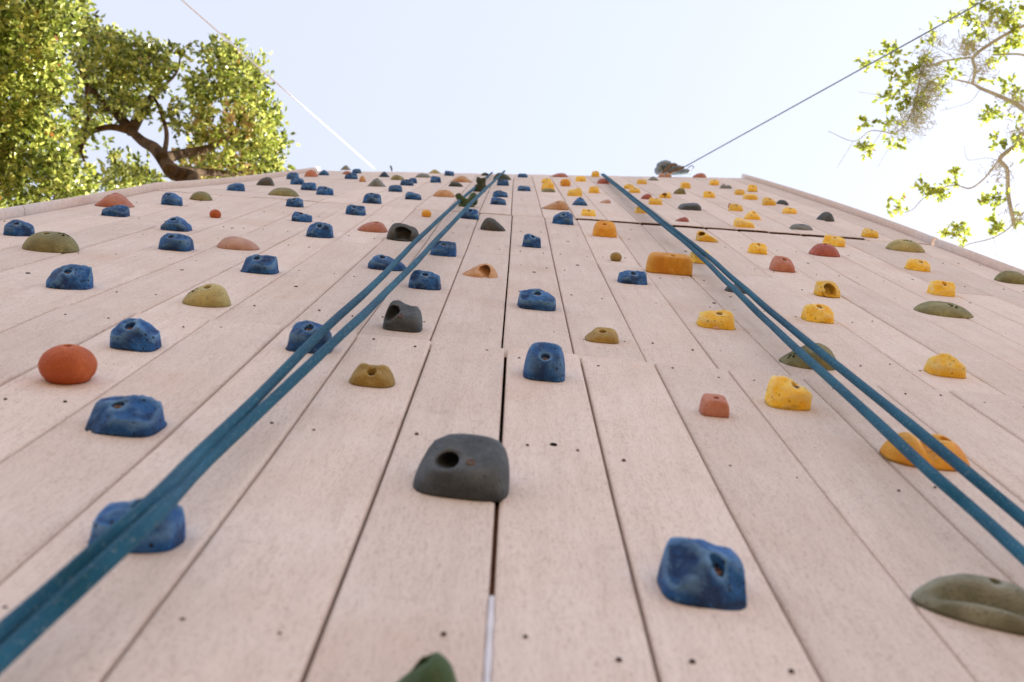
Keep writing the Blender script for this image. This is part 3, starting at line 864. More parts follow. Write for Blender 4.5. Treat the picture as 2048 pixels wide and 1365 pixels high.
Hd(1654.5, 443.7, 37, 20, 'slate', 'blue-grey fin hold with cast emblem near the right rail', kind='dome', prof=[.3, .6, .85, 1, 1, .95, .7], hole=(.15, .4), bolt=False, mark=(.4, -.2, .11))
# --- upper right cluster
Hd(1582, 430, 28, 16, 'yellow', 'yellow hold left of the blue-grey fin', prof='rnd', hole=(0, .4))
Hd(1567, 411, 26, 11, 'slate', 'small blue-grey dome touching a yellow hold', kind='dome', prof='rnd', hole=None)
Hd(1540, 413, 27.5, 18, 'yellow', 'yellow hold touching the small blue-grey dome', prof='pl', hole=(.1, .4))
Hd(1491, 458.5, 40, 21.5, 'yellow', 'yellow slab just above the long dark joint', kind='slab', prof='tl', hole=None)
Hd(1508, 441.5, 33, 20.5, 'yellow', 'pale yellow hold behind the yellow slab', prof='tri', hole=(.05, .2))
Hd(1474, 424.5, 29, 18, 'yellow', 'yellow hold with a clay shard behind it', prof='rnd', hole=(0, .2))
Hd(1461, 418, 9, 12, 'clay', 'thin clay shard behind a yellow hold, upper right', prof='flat', hole=None)
Hd(1503, 401, 28, 12.5, 'yellow', 'pitted rectangular yellow hold in the upper right pair', kind='slab', prof='flat', hole=None)
Hd(1481, 391, 21.5, 12, 'yellow', 'yellow hold up and left of the pitted rectangular one', prof='flat', hole=(0, .3))
Hd(1506.5, 384, 20, 15, 'yellow', 'yellow hold highest by the right rail', prof='rnd', hole=(0, .1))
Hd(1454, 378, 25, 10, 'gray', 'grey two-humped hold near the upper right', kind='dome', prof='two', hole=None)
Hd(1430, 371, 19.5, 12, 'yellow', 'yellow hold left of the grey two-humped one', prof='rnd', hole=(0, .3))
Hd(1419.5, 397.7, 24.5, 15.5, 'yellow', 'ring-like yellow hold with a dished face', prof='flat', hole=(0, -.05))
Hd(1382, 422.5, 44.5, 16.5, 'slate', 'angular dark grey hold with a stepped right side', kind='slab', prof=[.45, .75, .85, .9, .98, 1, .85], hole=(0, -.2), bolt=False)
Hd(1364, 446.5, 33, 14.5, 'brick', 'red cone shaped hold above the long joint', kind='dome', prof='wr', hole=None)
Hd(1372, 378, 20, 13.5, 'yellow', 'yellow block behind the olive hold near the top right', kind='slab', prof='flat', hole=None)
Hd(1361, 389.8, 26, 14, 'olive', 'olive hold in front of a yellow block near the top right', kind='dome', prof='pr', hole=(-.1, .1), bolt=False)
Hd(1331.5, 398, 25, 13, 'yellow', 'brownish yellow hold with a dark hollow right of the red egg', prof='pr', hole=(-.2, -.5), pocket=(.2, .9, -.2), pr=.24)
Hd(1294.5, 400.7, 25, 13.5, 'brick', 'red egg shaped hold right of the right rope', kind='dome', prof='pr', hole=None)
Hd(1312, 412, 28, 16, 'yellow', 'yellow block just below the red egg shaped hold', prof='flat', hole=(0, .5))
Hd(1283.5, 429, 26.5, 15, 'yellow', 'yellow hold half covered by the right rope above the long joint', prof='pl', hole=None)
Hd(1259, 378.6, 21, 10.5, 'yellow', 'left one of two overlapping yellow holds by the rope', prof='rnd', hole=(0, .3))
Hd(1270, 387, 23.5, 12, 'yellow', 'right one of two overlapping yellow holds by the rope', prof='rnd', hole=(.1, .3))
Hd(1284.5, 369.3, 20.5, 10, 'yellow', 'yellow hold left of the small grey peak near the top', prof='flat', hole=(0, .4))
Hd(1308, 362.3, 24, 9.5, 'gray', 'small grey peak below the tan knuckle hold', kind='dome', prof='tri', hole=None)
Hd(1331.5, 355, 27, 10, 'peach', 'tan knuckle hold in front of the grey bundle', kind='lobes', prof='flat', hole=None)
Hd(1401.5, 356, 29, 10, 'clay', 'red low dome at the top edge right of the bundle', kind='dome', prof='pr', hole=None)

# --- holds made of bent bars: green horns and the big olive jug
def bar_hold(x, yb, w, h, col, label, paths, radii, pad=None, depth=.3, seg=14):
    n, F, sec = pix2surf(x, yb)
    mpp = F / FPX
    W, Hh = w * mpp, h * mpp
    verts, faces = [], []
    for pth, rr in zip(paths, radii):
        pts = catmull([Vector((a * W, c * W * depth, b * Hh)) for (a, b, c) in pth], 6)
        rad_ = [rr[0] + (rr[1] - rr[0]) * i / (len(pts) - 1) for i in range(len(pts))]
        # round the free end
        rad_ = [q * W * (1 if i < len(pts) - 3 else (.92, .72, .30)[i - (len(pts) - 3)]) for i, q in enumerate(rad_)]
        tube_geo(pts, rad_, seg, True, verts, faces)
    o = new_obj('climbing_hold', mesh_from('climbing_hold', verts, faces, HM[col]))
    P, du, dv, ww = frame(n, F, sec)
    o.matrix_world = Matrix.Translation(P + dv * (W * .35)) @ Matrix((du, dv, ww)).transposed().to_4x4()
    if pad:
        pm, f, rho, cfl = radial_hold('dome', W * pad, W * .7, Hh * .5, 'flat', random.Random(5), (0, .1, min(.007, W * .06)), HM[col])
        b = new_obj('base_pad', pm, o); b.location = (W * (0.02), 0, 0)
    tag(o, label, 'climbing hold', COLNAME[col] + ' climbing holds')
    return o
bar_hold(931, 414, 46, 27, 'green', 'green horn hold with two curled arms, in front of the left rope strand',
         [[(.05, .0, 0), (.02, .22, -.2), (-.18, .45, -.3), (-.34, .72, -.2), (-.40, .90, -.1)], [(-.05, .05, -.1), (.10, .30, -.4), (.24, .55, -.2), (.30, .80, .3), (.36, .55, .3), (.38, .1, .1)]],
         [(.20, .12), (.17, .13)], .72)
bar_hold(957, 384, 32, 31, 'moss', 'green knobbed horn hold above the two-armed one, over the rope',
         [[(.15, -.05, 0), (.22, .25, 0), (.15, .55, 0), (.05, .72, 0), (.12, .86, 0)], [(-.35, .08, -.2), (-.15, .2, -.3), (.08, .42, -.3), (.25, .70, -.1), (.22, .86, .1)]],
         [(.26, .24), (.10, .20)], .8)
def big_jug():
    n, F, sec = pix2surf(1992, 1252, 'low')
    W, L, H = .140, .062, .038
    P, du, dv, w = frame(n, F, sec)
    me, f, rho, cfl = radial_hold('jug', W, L, H, [.50, .84, .98, 1, .98, .84, .50], random.Random(4), (.05, .40, .006), HM['gray_olive'])
    o = new_obj('climbing_hold', me)
    o.matrix_world = Matrix.Translation(P + dv * L * .35) @ Matrix((du, dv, w)).transposed().to_4x4() @ Matrix.Rotation(rad(-20), 4, 'Z')
    tag(o, 'large grey-olive arched jug hold in the lower right corner', 'climbing hold', 'olive climbing holds')
big_jug()
def green_bottom():
    n, F, sec = pix2surf(835, 1420, 'low')
    W = 178 * F / FPX
    P, du, dv, w = frame(n, F, sec)
    me, f, rho, cfl = radial_hold('dome', W, W * .8, .046, [.15, .3, .5, .85, 1, .98, .7], random.Random(3), (0, .2, .006), HM['green'])
    o = new_obj('climbing_hold', me)
    o.matrix_world = Matrix.Translation(P) @ Matrix((du, dv, w)).transposed().to_4x4()
    tag(o, 'dark green rounded hold cut by the bottom edge of the picture', 'climbing hold', 'green climbing holds')
green_bottom()

# ------------------------------------------------------------------ ropes
def rope_mat():
    m, t, b = mat_base('teal_rope', .75, .25)
    uv = add(t, 'ShaderNodeUVMap')
    mp = add(t, 'ShaderNodeMapping'); mp.inputs['Scale'].default_value = (1, 1, 1); t.links.new(uv.outputs[0], mp.inputs[0])
    wv = add(t, 'ShaderNodeTexWave', Scale=1.0, Distortion=.6, Detail=1); wv.bands_direction = 'DIAGONAL'
    t.links.new(mp.outputs[0], wv.inputs['Vector'])
    tc = add(t, 'ShaderNodeTexCoord')
    n1 = noise_tex(t, tc.outputs['Object'], 6, 4); 
    mp2 = add(t, 'ShaderNodeMapping'); mp2.inputs['Scale'].default_value = (9, .25, 1); t.links.new(uv.outputs[0], mp2.inputs[0])
    n2 = noise_tex(t, mp2.outputs[0], 1.0, 3)
    col = mix(t, ramp(t, n1, .35, .65), rgb((8, 86, 120)), rgb((24, 116, 150)))
    col = mix(t, ramp(t, n2, .5, .72, 0, .5), col, rgb((96, 160, 188)))
    col = mix(t, ramp(t, n2, .46, .30, 0, .6), col, rgb((4, 44, 70)))
    n3 = noise_tex(t, tc.outputs['Object'], 260, 2)
    col = mix(t, ramp(t, n3, .60, .70, 0, .55), col, rgb((150, 170, 176)))
    col = mix(t, ramp(t, wv.outputs[0], .2, .8, .35, 0), col, rgb((6, 52, 82)))
    t.links.new(col, b.inputs['Base Color'])
    bp = add(t, 'ShaderNodeBump', Strength=.6, Distance=.002); t.links.new(wv.outputs[0], bp.inputs['Height']); t.links.new(bp.outputs[0], b.inputs['Normal'])
    b.inputs['Sheen Weight'].default_value = .05
    return m
M_ROPE = rope_mat()

def strand(pts, r, parent):
    path = catmull([ray_off(x, y, d) for (x, y, d) in pts], 16)
    seg = 16
    path = [p + Vector((noise.noise(p * 3.1), noise.noise(p * 3.1 + Vector((9, 0, 0))), 0)) * .0012 for p in path]
    vs, fs = tube_geo(path, [r * (1 + .07 * noise.noise(p * 6)) for p in path], seg)
    inv = Matrix.Translation(-parent.location)
    vs = [inv @ v for v in vs]
    me = mesh_from('strand', vs, fs, M_ROPE)
    uvl = me.uv_layers.new(name='UVMap')
    acc = [0.0]
    for a, b in zip(path, path[1:]): acc.append(acc[-1] + (b - a).length)
    for p in me.polygons:
        for li in p.loop_indices:
            vi = me.loops[li].vertex_index
            i, k = divmod(vi, seg)
            uvl.data[li].uv = (k / seg * 10, acc[min(i, len(acc) - 1)] * 110)
    return new_obj('strand', me, parent)
ropeL = empty('climbing_rope', ray_off(0, 1290, .04))
tag(ropeL, 'doubled teal climbing rope hanging to the lower left corner', 'rope', 'teal climbing ropes')
strand([(984, 346, .02), (947, 378, .022), (910, 410, .024), (835, 480, .045), (750, 568, .06), (660, 648, .062), (510, 800, .05), (400, 906, .05), (317, 992, .07), (211, 1088, .065), (102, 1184, .045), (0, 1270, .04), (-160, 1405, .04)], .0074, ropeL)
strand([(1009, 343, .03), (957, 392, .070), (890, 462, .055), (832, 525, .055), (755, 602, .06), (690, 663, .07), (510, 832, .045), (400, 936, .045), (317, 1028, .072), (211, 1128, .065), (102, 1228, .045), (0, 1322, .04), (-160, 1466, .04)], .0074, ropeL)
ropeR = empty('climbing_rope', ray_off(2040, 1080, .05))
tag(ropeR, 'doubled teal climbing rope hanging to the lower right edge', 'rope', 'teal climbing ropes')
strand([(1203, 349, .03), (1220, 363, .035), (1279, 411, .05), (1325, 449, .05), (1372, 487, .045), (1404, 516, .045), (1454, 565, .05), (1492, 602, .05), (1536, 645, .045), (1661, 760, .055), (1761, 852, .055), (1861, 945, .06), (1950, 1023, .05), (2048, 1114, .05), (2180, 1238, .05)], .0074, ropeR)
strand([(1207, 349, .03), (1224, 362, .035), (1283, 409, .05), (1330, 446, .05), (1378, 483, .05), (1412, 510, .05), (1460, 552, .055), (1500, 587, .055), (1556, 636, .055), (1656, 717, .062), (1786, 822, .06), (1926, 937, .062), (2048, 1039, .05), (2180, 1150, .05)], .0074, ropeR)

# ------------------------------------------------------------------ guy wires and the bundle on the top edge
M_WIREL = simple_mat('pale_cable', (248, 248, 250), .4, .5, var=.02)
M_WIRED = simple_mat('grey_cable', (112, 122, 142), .5, .4, var=.1)
def guy(P0, P1, r, mat, label):
    d = (P1 - P0).normalized()
    t = (0.02 - P0.z) / d.z if d.z < 0 else 12
    t = min(t, 30)
    pts = [P0 + d * (t * k / 12) - Vector((0, 0, .10)) * (4 * (k / 12) * (1 - k / 12)) * .3 for k in range(13)]
    base = pts[-1]
    vs, fs = tube_geo([p - base for p in pts], r, 8)
    o = new_obj('guy_wire', mesh_from('guy_wire', vs, fs, mat)); o.location = base
    tag(o, label, 'cable', 'guy wires of the climbing wall')
nT, FT, sT = pix2surf(748, 343, 'top'); 
guy(px2w(748, 337, F_TOP + .05), px2w(365, 0, 5.2), .0048, M_WIREL, 'pale guy wire running from the top edge to the upper left')
guy(px2w(1366, 336, F_TOP + .05), px2w(1970, 0, 5.6), .0045, M_WIRED, 'grey guy wire running from the bundle to the upper right')

def lump(cx, cy, rx, ry, F, dep, rng, parent, mat, name='fold'):
    c = px2w(cx, cy, F); k = F / FPX
    ax, ay, az = Vector(R @ Vector((1, 0, 0))), Vector(R @ Vector((0, 1, 0))), Vector(R @ Vector((0, 0, -1)))
    vs, fs = [], []
    NU, NV = 18, 10
    off = Vector((rng.uniform(0, 9), rng.uniform(0, 9), 0))
    for j in range(NV + 1):
        b = math.pi * j / NV
        for i in range(NU):
            a = 2 * math.pi * i / NU
            d = Vector((math.sin(b) * math.cos(a), math.sin(b) * math.sin(a), math.cos(b)))
            s = 1 + .22 * noise.noise(d * 2.2 + off) + .10 * noise.noise(d * 6 + off)
            vs.append(c + (ax * d.x * rx * k + ay * d.y * ry * k + az * d.z * dep) * s - parent.location)
    for j in range(NV):
        for i in range(NU):
            fs.append((j * NU + i, j * NU + (i + 1) % NU, (j + 1) * NU + (i + 1) % NU, (j + 1) * NU + i))
    return new_obj(name, mesh_from(name, vs, fs, mat), parent)
M_TARP = simple_mat('grey_tarp', (138, 156, 168), .7, .3, var=.25, scale=20, bump=.4)
M_STRAP = simple_mat('brown_strap', (128, 108, 92), .8, .2)
bun = empty('tied_bundle', px2w(1345, 350, F_TOP + .06))
tag(bun, 'grey tied bundle of tarp and rope on the top edge of the wall', 'bundle')
rg = random.Random(11)
for (cx, cy, rx, ry, dp) in [(1329, 330, 16, 8, .07), (1318, 341, 9, 9, .06), (1340, 340, 17, 8, .07), (1350, 336, 14, 6, .06), (1363, 344, 19, 6, .06), (1350, 346, 26, 5, .07)]:
    lump(cx, cy, rx, ry, F_TOP + .07, dp, rg, bun, M_TARP)
for pts in ([(1322, 350), (1334, 338), (1346, 329), (1354, 331)], [(1336, 349), (1350, 341), (1362, 337), (1368, 334)]):
    path = catmull([px2w(x, y, F_TOP - .02) - bun.location for (x, y) in pts], 6)
    vs, fs = tube_geo(path, .010, 8)
    new_obj('strap', mesh_from('strap', vs, fs, M_STRAP), bun)
path = catmull([px2w(x, y, F_TOP + .04) - bun.location for (x, y) in [(1372, 345), (1377, 336), (1383, 332), (1387, 334), (1386, 340), (1379, 350)]], 8)
vs, fs = tube_geo(path, .0035, 6)
new_obj('wire_loop', mesh_from('wire_loop', vs, fs, M_WIRED), bun)
# small anchor stub
path = [px2w(785, 343, F_TOP + .03), px2w(781, 332, F_TOP + .03)]
vs, fs = tube_geo([p - path[0] for p in path], .008, 8)
o = new_obj('anchor_bolt', mesh_from('anchor_bolt', vs, fs, M_WIRED)); o.location = path[0]
tag(o, 'short grey anchor bolt standing up from the top edge left of centre', 'bolt')

# ------------------------------------------------------------------ trees
def bark_mat(name, a, b_):
    m, t, b = mat_base(name, .9, .1)
    tc = add(t, 'ShaderNodeTexCoord')
    f = noise_tex(t, tc.outputs['Object'], 9, 6, .65); g = noise_tex(t, tc.outputs['Object'], 40, 4)
    col = mix(t, ramp(t, f, .35, .65), rgb(a), rgb(b_))
    t.links.new(col, b.inputs['Base Color'])
    bp = add(t, 'ShaderNodeBump', Strength=.8, Distance=.02); t.links.new(g, bp.inputs['Height']); t.links.new(bp.outputs[0], b.inputs['Normal'])
    return m
M_BARK = bark_mat('oak_bark', (54, 42, 32), (108, 88, 66))
M_BARKP = bark_mat('pale_oak_bark', (176, 172, 168), (218, 216, 212))

def leaf_mat(name, cols, trans=.45):
    m, t, b = mat_base(name, .33, .6)
    at = add(t, 'ShaderNodeAttribute'); at.attribute_name = 'tone'
    cr = add(t, 'ShaderNodeValToRGB'); t.links.new(at.outputs['Fac'], cr.inputs[0])
    els = cr.color_ramp.elements
    while len(els) < len(cols): els.new(.5)
    for i, (p, c) in enumerate(cols): els[i].position = p; els[i].color = rgb(c)
    t.links.new(cr.outputs[0], b.inputs['Base Color'])
    tr = add(t, 'ShaderNodeBsdfTranslucent')
    hv = add(t, 'ShaderNodeHueSaturation'); hv.inputs['Saturation'].default_value = 1.0; hv.inputs['Value'].default_value = 1.45
    t.links.new(cr.outputs[0], hv.inputs['Color']); t.links.new(hv.outputs[0], tr.inputs['Color'])
    ms = add(t, 'ShaderNodeMixShader'); ms.inputs[0].default_value = trans
    out = t.nodes['Material Output']
    t.links.new(b.outputs[0], ms.inputs[1]); t.links.new(tr.outputs[0], ms.inputs[2]); t.links.new(ms.outputs[0], out.inputs[0])
    return m
M_LEAF = leaf_mat('oak_leaves', [(0, (40, 50, 22)), (.4, (122, 134, 50)), (.82, (220, 222, 122)), (.92, (192, 170, 124)), (1, (150, 96, 48))], .42)
M_LEAFR = leaf_mat('pale_oak_leaves', [(0, (120, 132, 56)), (.5, (164, 172, 72)), (.9, (196, 196, 96)), (1, (150, 100, 60))], .5)  # colours paled to carry the overexposed backlight
M_LICHEN = simple_mat('lace_lichen', (186, 184, 160), .95, .05, var=.2)

def leaves_mesh(name, centres, per, spread, lsize, rng, mat, tone_bias=None):
    """many small folded leaves in sprays round each centre"""
    n = sum(per)
    V = np.zeros((n * 6, 3)); tones = np.zeros(n * 6)
    faces = []
    q = 0
    for ci, (c, k) in enumerate(zip(centres, per)):
        tb = rng.random() if tone_bias is None else tone_bias[ci]
        sp = spread * (0.7 + .6 * rng.random())
        tw = []
        for _ in range(max(2, k // 7)):
            td = Vector((rng.gauss(0, 1), rng.gauss(0, 1), rng.gauss(.25, .8))).normalized()
            tw.append((c + Vector((rng.gauss(0, .25), rng.gauss(0, .25), rng.gauss(0, .25))) * sp, td, rng.uniform(.7, 1.5) * sp))
        for li in range(k):
            t0, td, tl = tw[li % len(tw)]
            p = t0 + td * tl * rng.random()
            ax = (td * .75 + Vector((rng.gauss(0, .5), rng.gauss(0, .5), rng.gauss(.05, .5)))).normalized()
            nr = Vector((rng.gauss(.35, .7), rng.gauss(-.1, .7), rng.gauss(.6, .7)))
            sd = ax.cross(nr); sd = sd.normalized() if sd.length > 1e-4 else ax.orthogonal().normalized()
            nn = sd.cross(ax)
            L = lsize * rng.uniform(.65, 1.25); Wd = L * rng.uniform(.26, .36)
            b = q * 6
            V[b] = p; V[b + 1] = p + ax * L * .35 + sd * Wd + nn * L * .06; V[b + 2] = p + ax * L * .75 + sd * Wd * .7 + nn * L * .04
            V[b + 3] = p + ax * L; V[b + 4] = p + ax * L * .75 - sd * Wd * .7 + nn * L * .04; V[b + 5] = p + ax * L * .35 - sd * Wd + nn * L * .06
            faces.append((b, b + 1, b + 2, b + 3)); faces.append((b, b + 3, b + 4, b + 5))
            tn = max(0, min(.95 if tb > 1 else 1, .25 * tb + .65 * rng.random() ** 1.2 + (.35 if rng.random() < .03 else 0)))
            tones[b:b + 6] = tn
            q += 1
    me = bpy.data.meshes.new(name); me.from_pydata(V.tolist(), [], faces)
    at = me.attributes.new('tone', 'FLOAT', 'POINT'); at.data.foreach_set('value', tones)
    me.materials.append(mat); me.update()
    return me

def limb(verts, faces, pts, r0, r1, n=6, seg=8, rng=random):
    path = catmull(pts, n)
    rr = [r0 + (r1 - r0) * i / (len(path) - 1) for i in range(len(path))]
    rr = [r * (1 + .10 * noise.noise(p * 1.3)) for r, p in zip(rr, path)]
    tube_geo(path, rr, seg, True, verts, faces)
    return path

def rel(o, vs): return [v - o.location for v in vs]

# --- left oak whose trunk rises past the wall's left edge
rng = random.Random(21)
oakB = empty('oak_tree', (-2.55, 1.9, 0))
tag(oakB, 'evergreen oak with a dark leaning trunk rising behind the left edge of the wall', 'tree', 'oak trees around the wall')
vs, fs = [], []
trunk_pts = [Vector((-2.55, 1.9, -.15)), Vector((-2.5, 1.75, 2.2)), Vector((-2.45, 1.55, 4.8)), px2w(372, 394, 7.9), px2w(342, 342, 8.4), px2w(312, 300, 8.8), px2w(285, 283, 9.2), px2w(262, 262, 9.5)]
limb(vs, fs, trunk_pts, .090, .040, 8, 12)
new_obj('trunk', mesh_from('trunk', rel(oakB, vs), fs, M_BARK), oakB)
for (pts, a, b) in [([(262, 262, 9.5), (278, 235, 9.7), (295, 208, 9.9), (305, 190, 10)], .06, .03), ([(262, 262, 9.5), (235, 230, 9.8), (190, 190, 10), (160, 130, 10.2), (150, 60, 10.4)], .06, .02),
                    ([(325, 318, 8.5), (365, 308, 9), (420, 295, 9.5), (470, 262, 9.8), (500, 200, 10)], .055, .015), ([(328, 312, 8.6), (333, 265, 9.1), (318, 215, 9.5), (308, 195, 9.8)], .025, .012),
                    ([(338, 340, 8.2), (410, 345, 9), (480, 345, 9.6), (530, 320, 9.9)], .045, .015), ([(262, 262, 9.5), (215, 255, 9.6), (165, 275, 9.6), (150, 320, 9.5)], .04, .015),
                    ([(160, 300, 9.5), (178, 232, 9.7), (172, 160, 9.9), (190, 110, 10)], .03, .012), ([(155, 270, 9.5), (160, 300, 9.4), (172, 330, 9.3)], .02, .012), ([(470, 262, 9.8), (440, 190, 10), (440, 120, 10.1)], .02, .008), ([(305, 190, 10), (350, 150, 10.2), (362, 110, 10.3)], .02, .008)]:
    vs, fs = [], []
    limb(vs, fs, [px2w(*p) for p in pts], a, b, 6, 8)
    new_obj('branch', mesh_from('branch', rel(oakB, vs), fs, M_BARK), oakB)
def blob_centres(blobs, rng, dens):
    cs = []
    for (cx, cy, rx, ry, F, dF) in blobs:
        k = max(4, int(rx * ry * dens))
        for _ in range(k):
            a = rng.uniform(0, 2 * math.pi); r_ = rng.random() ** .5
            cs.append(px2w(cx + rx * r_ * math.cos(a), cy + ry * r_ * math.sin(a), F + rng.uniform(-dF, dF)))
    return cs
blobsB = [(150, 55, 42, 36), (192, 105, 58, 46), (215, 165, 66, 44), (278, 128, 52, 36), (325, 158, 26, 26), (250, 208, 52, 26), (180, 225, 40, 34), (158, 285, 22, 36), (362, 112, 10, 20), (440, 112, 36, 30), (482, 160, 48, 46), (420, 168, 40, 34),
          (505, 228, 50, 48), (530, 300, 34, 58), (470, 292, 54, 44), (408, 215, 34, 26), (430, 342, 56, 30), (505, 352, 56, 22), (345, 232, 18, 26), (228, 358, 40, 22), (262, 340, 30, 20), (300, 372, 34, 14), (385, 335, 22, 30), (405, 270, 24, 34), (590, 350, 26, 8), (225, 300, 14, 10), (300, 110, 36, 20), (240, 90, 26, 18), (300, 352, 22, 18), (408, 374, 36, 12), (250, 374, 42, 14)]
cs = blob_centres([b + (9.9, .7) for b in blobsB], rng, .0235)
dry = []
for c in cs:
    x, y, _d = w2px(c)
    dry.append(2.6 if (370 < x < 500 and y > 215 and rng.random() < .5) else rng.random())
me = leaves_mesh('crown', [c - oakB.location for c in cs], [rng.randint(22, 44) for _ in cs], .105, .048, rng, M_LEAF, dry)
new_obj('crown', me, oakB)

# --- dense oak at the far left
rng = random.Random(22)
oakA = empty('oak_tree', (-5.2, 1.2, 0))
tag(oakA, 'dense bright leafy oak filling the upper left corner', 'tree', 'oak trees around the wall')
vs, fs = [], []
limb(vs, fs, [Vector((-5.2, 1.2, -.15)), Vector((-5.1, 1.1, 2.2)), Vector((-4.7, .9, 4.4)), px2w(-150, 300, 6.7), px2w(-60, 180, 7.2)], .18, .07, 8, 12)
new_obj('trunk', mesh_from('trunk', rel(oakA, vs), fs, M_BARK), oakA)
for pts in ([(-150, 300, 6.7), (-40, 330, 6.8), (60, 340, 7.0)], [(-150, 300, 6.7), (-60, 220, 7.0), (40, 180, 7.1)], [(-60, 180, 7.2), (20, 90, 7.3), (90, 40, 7.4)], [(-60, 180, 7.2), (-80, 60, 7.4), (-60, -40, 7.5)]):
    vs, fs = [], []
    limb(vs, fs, [px2w(*p) for p in pts], .06, .015, 6, 8)
    new_obj('branch', mesh_from('branch', rel(oakA, vs), fs, M_BARK), oakA)
blobsA = [(-90, 60, 110, 90), (10, 30, 90, 60), (30, 110, 85, 60), (90, 60, 50, 50), (25, 190, 90, 55), (95, 160, 40, 40), (15, 270, 95, 55), (100, 265, 36, 34), (50, 345, 95, 50), (135, 375, 52, 40), (10, 420, 90, 30), (-100, 250, 110, 110), (-100, 400, 90, 60), (120, 10, 40, 22)]
cs = blob_centres([b + (7.0, .6) for b in blobsA], rng, .0185)
me = leaves_mesh('crown', [c - oakA.location for c in cs], [rng.randint(24, 46) for _ in cs], .092, .042, rng, M_LEAF)
new_obj('crown', me, oakA)

# --- sparse oak reaching in from the right
rng = random.Random(23)
oakC = empty('oak_tree', (5.6, 1.4, 0))
tag(oakC, 'sparse pale oak with hanging lichen reaching in from the right', 'tree', 'oak trees around the wall')
FC = 7.4
vs, fs = [], []
limb(vs, fs, [Vector((5.6, 1.4, -.15)), Vector((5.5, 1.3, 2.5)), Vector((5.0, 1.0, 5.2)), px2w(2190, 330, 7.2), px2w(2110, 290, FC)], .19, .06, 8, 12)
new_obj('trunk', mesh_from('trunk', rel(oakC, vs), fs, M_BARKP), oakC)
brC = [([(2110, 290), (2050, 222), (2010, 198), (1961, 177), (1945, 168), (1903, 158)], .055, .008), ([(2110, 290), (2047, 268), (2036, 287), (2000, 318), (2014, 340), (2017, 394), (2028, 447)], .045, .022),
       ([(2028, 447), (2010, 463), (1981, 478), (1940, 488), (1924, 496)], .014, .004), ([(2000, 318), (1969, 357), (1940, 377), (1912, 371), (1883, 377), (1846, 398), (1821, 422), (1780, 427)], .018, .003),
       ([(1945, 168), (1950, 140), (1947, 115), (1981, 88), (2030, 60), (2080, 40)], .03, .02), ([(1947, 115), (1912, 119), (1887, 123), (1862, 131), (1846, 135), (1838, 165), (1830, 205), (1813, 246), (1789, 267), (1764, 263), (1739, 263), (1707, 283), (1657, 263)], .022, .003),
       ([(1707, 283), (1690, 310), (1674, 336)], .004, .002), ([(1998, 322), (1973, 316), (1936, 320), (1928, 291)], .006, .002), ([(2050, 222), (2080, 140), (2048, 111), (1985, 110)], .03, .01), ([(1764, 263), (1738, 300), (1728, 306)], .004, .002),
       ([(1961, 177), (1945, 200), (1920, 212), (1880, 222)], .006, .002), ([(1912, 119), (1880, 100), (1850, 85), (1835, 72)], .006, .002), ([(1981, 88), (1960, 40), (1930, 20), (1905, 35)], .010, .003), ([(1846, 135), (1800, 120), (1760, 122), (1737, 120)], .006, .002), ([(1800, 190), (1760, 190), (1715, 184)], .003, .0015), ([(1790, 265), (1775, 300), (1755, 335)], .003, .0015), ([(1985, 475), (1992, 495), (1990, 515)], .004, .002)]
for (pts, a, b) in brC:
    vs, fs = [], []
    limb(vs, fs, [px2w(x, y, FC + .2 * math.sin(x * .01)) for (x, y) in pts], a * .42, b * .7, 5, 7)
    new_obj('branch', mesh_from('branch', rel(oakC, vs), fs, M_BARKP), oakC)
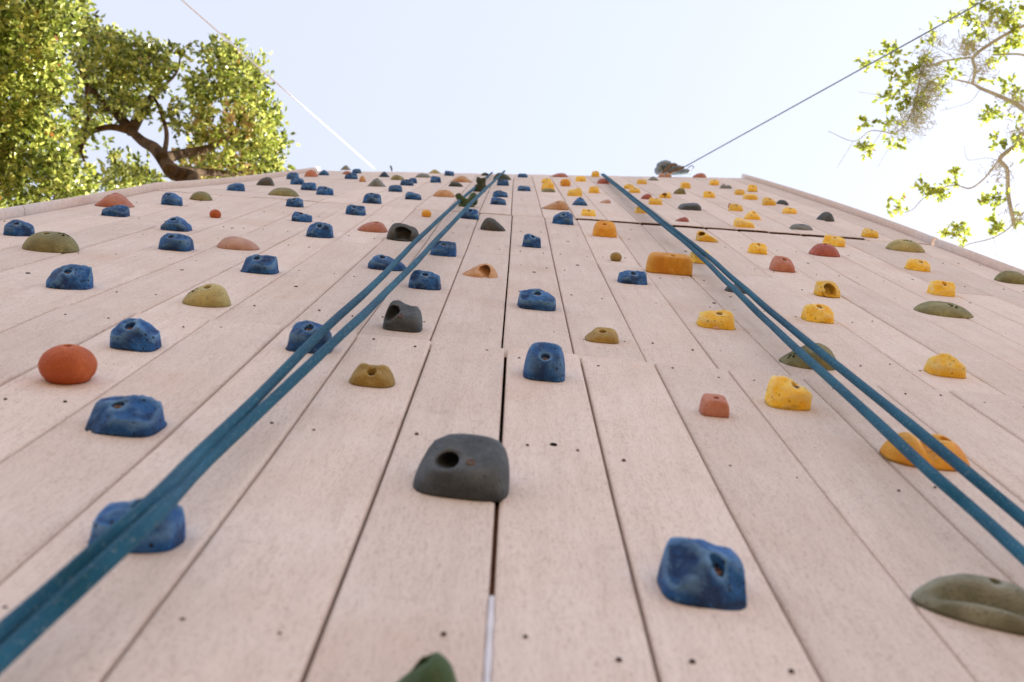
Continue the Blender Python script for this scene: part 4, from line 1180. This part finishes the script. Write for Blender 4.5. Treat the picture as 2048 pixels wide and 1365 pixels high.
sprays = [(740, 120), (800, 60), (830, 95), (860, 20), (920, 40), (330, 290), (430, 270), (480, 250), (430, 350), (540, 390), (490, 440), (440, 480), (510, 540), (460, 590), (340, 600), (310, 710), (345, 720), (460, 680), (700, 390), (640, 200), (840, 220), (870, 170), (980, 90), (1030, 120), (1000, 230), (900, 380), (1010, 420), (930, 550), (910, 570), (960, 700), (1000, 680), (730, 860), (600, 910), (650, 935), (690, 940), (510, 1000), (960, 960), (930, 950), (990, 970), (1060, 1060), (760, 1110), (730, 1140), (790, 1120), (950, 1100), (960, 1125), (1040, 70), (1000, 40), (1070, 30), (1060, 200), (970, 270), (560, 480), (530, 420), (580, 320), (720, 320), (1060, 440), (1070, 720), (1080, 150), (900, 140), (960, 130), (1060, 640)]
sprays += [(x + rng.gauss(0, 26), y + rng.gauss(0, 26)) for (x, y) in sprays if rng.random() < .75]
cs = [px2w(1600 + x / 2.4375, y / 2.4375, FC + .2 * math.sin((1600 + x / 2.4375) * .01) + rng.uniform(-.1, .1)) for (x, y) in sprays]
me = leaves_mesh('crown', [c - oakC.location for c in cs], [rng.randint(24, 46) for _ in cs], .068, .036, rng, M_LEAFR)
new_obj('crown', me, oakC)
# crown beyond the frame so the tree reads whole from the side
cs = [px2w(rng.uniform(2080, 2500), rng.uniform(-200, 420), 7.6 + rng.uniform(-.9, .9)) for _ in range(110)]
me = leaves_mesh('crown', [c - oakC.location for c in cs], [rng.randint(18, 34) for _ in cs], .12, .05, rng, M_LEAFR)
new_obj('crown', me, oakC)
# lace lichen: thin pale hanging threads
V, Fc = [], []
for (x, y, k, ln) in [(600, 300, 60, .10), (610, 360, 120, .16), (600, 430, 140, .16), (580, 500, 130, .15), (540, 570, 120, .13), (480, 620, 60, .10), (560, 610, 60, .10), (640, 200, 40, .06), (840, 240, 50, .07), (800, 250, 40, .06), (900, 330, 40, .06), (850, 350, 40, .08), (940, 120, 40, .06), (1040, 500, 60, .08), (1080, 640, 40, .08), (960, 830, 50, .06), (1045, 1060, 40, .06), (780, 240, 30, .06)]:
    for _ in range(k):
        c = px2w(1600 + x / 2.4375 + rng.gauss(0, 13), y / 2.4375 + rng.gauss(0, 11), FC + rng.gauss(0, .07))
        L = ln * rng.uniform(.4, 1.3); wd = .0022
        sd = Vector((rng.gauss(0, 1), rng.gauss(0, 1), 0)).normalized() * wd
        p = c; b = len(V)
        for s in range(5):
            V += [p - sd, p + sd]
            p = p + Vector((rng.gauss(0, .018), rng.gauss(0, .018), -L / 4))
        for s in range(4): Fc.append((b + s * 2, b + s * 2 + 1, b + s * 2 + 3, b + s * 2 + 2))
lo = new_obj('lichen', mesh_from('lichen', rel(oakC, V), Fc, M_LICHEN, False), oakC)
tag(lo, kind='stuff')
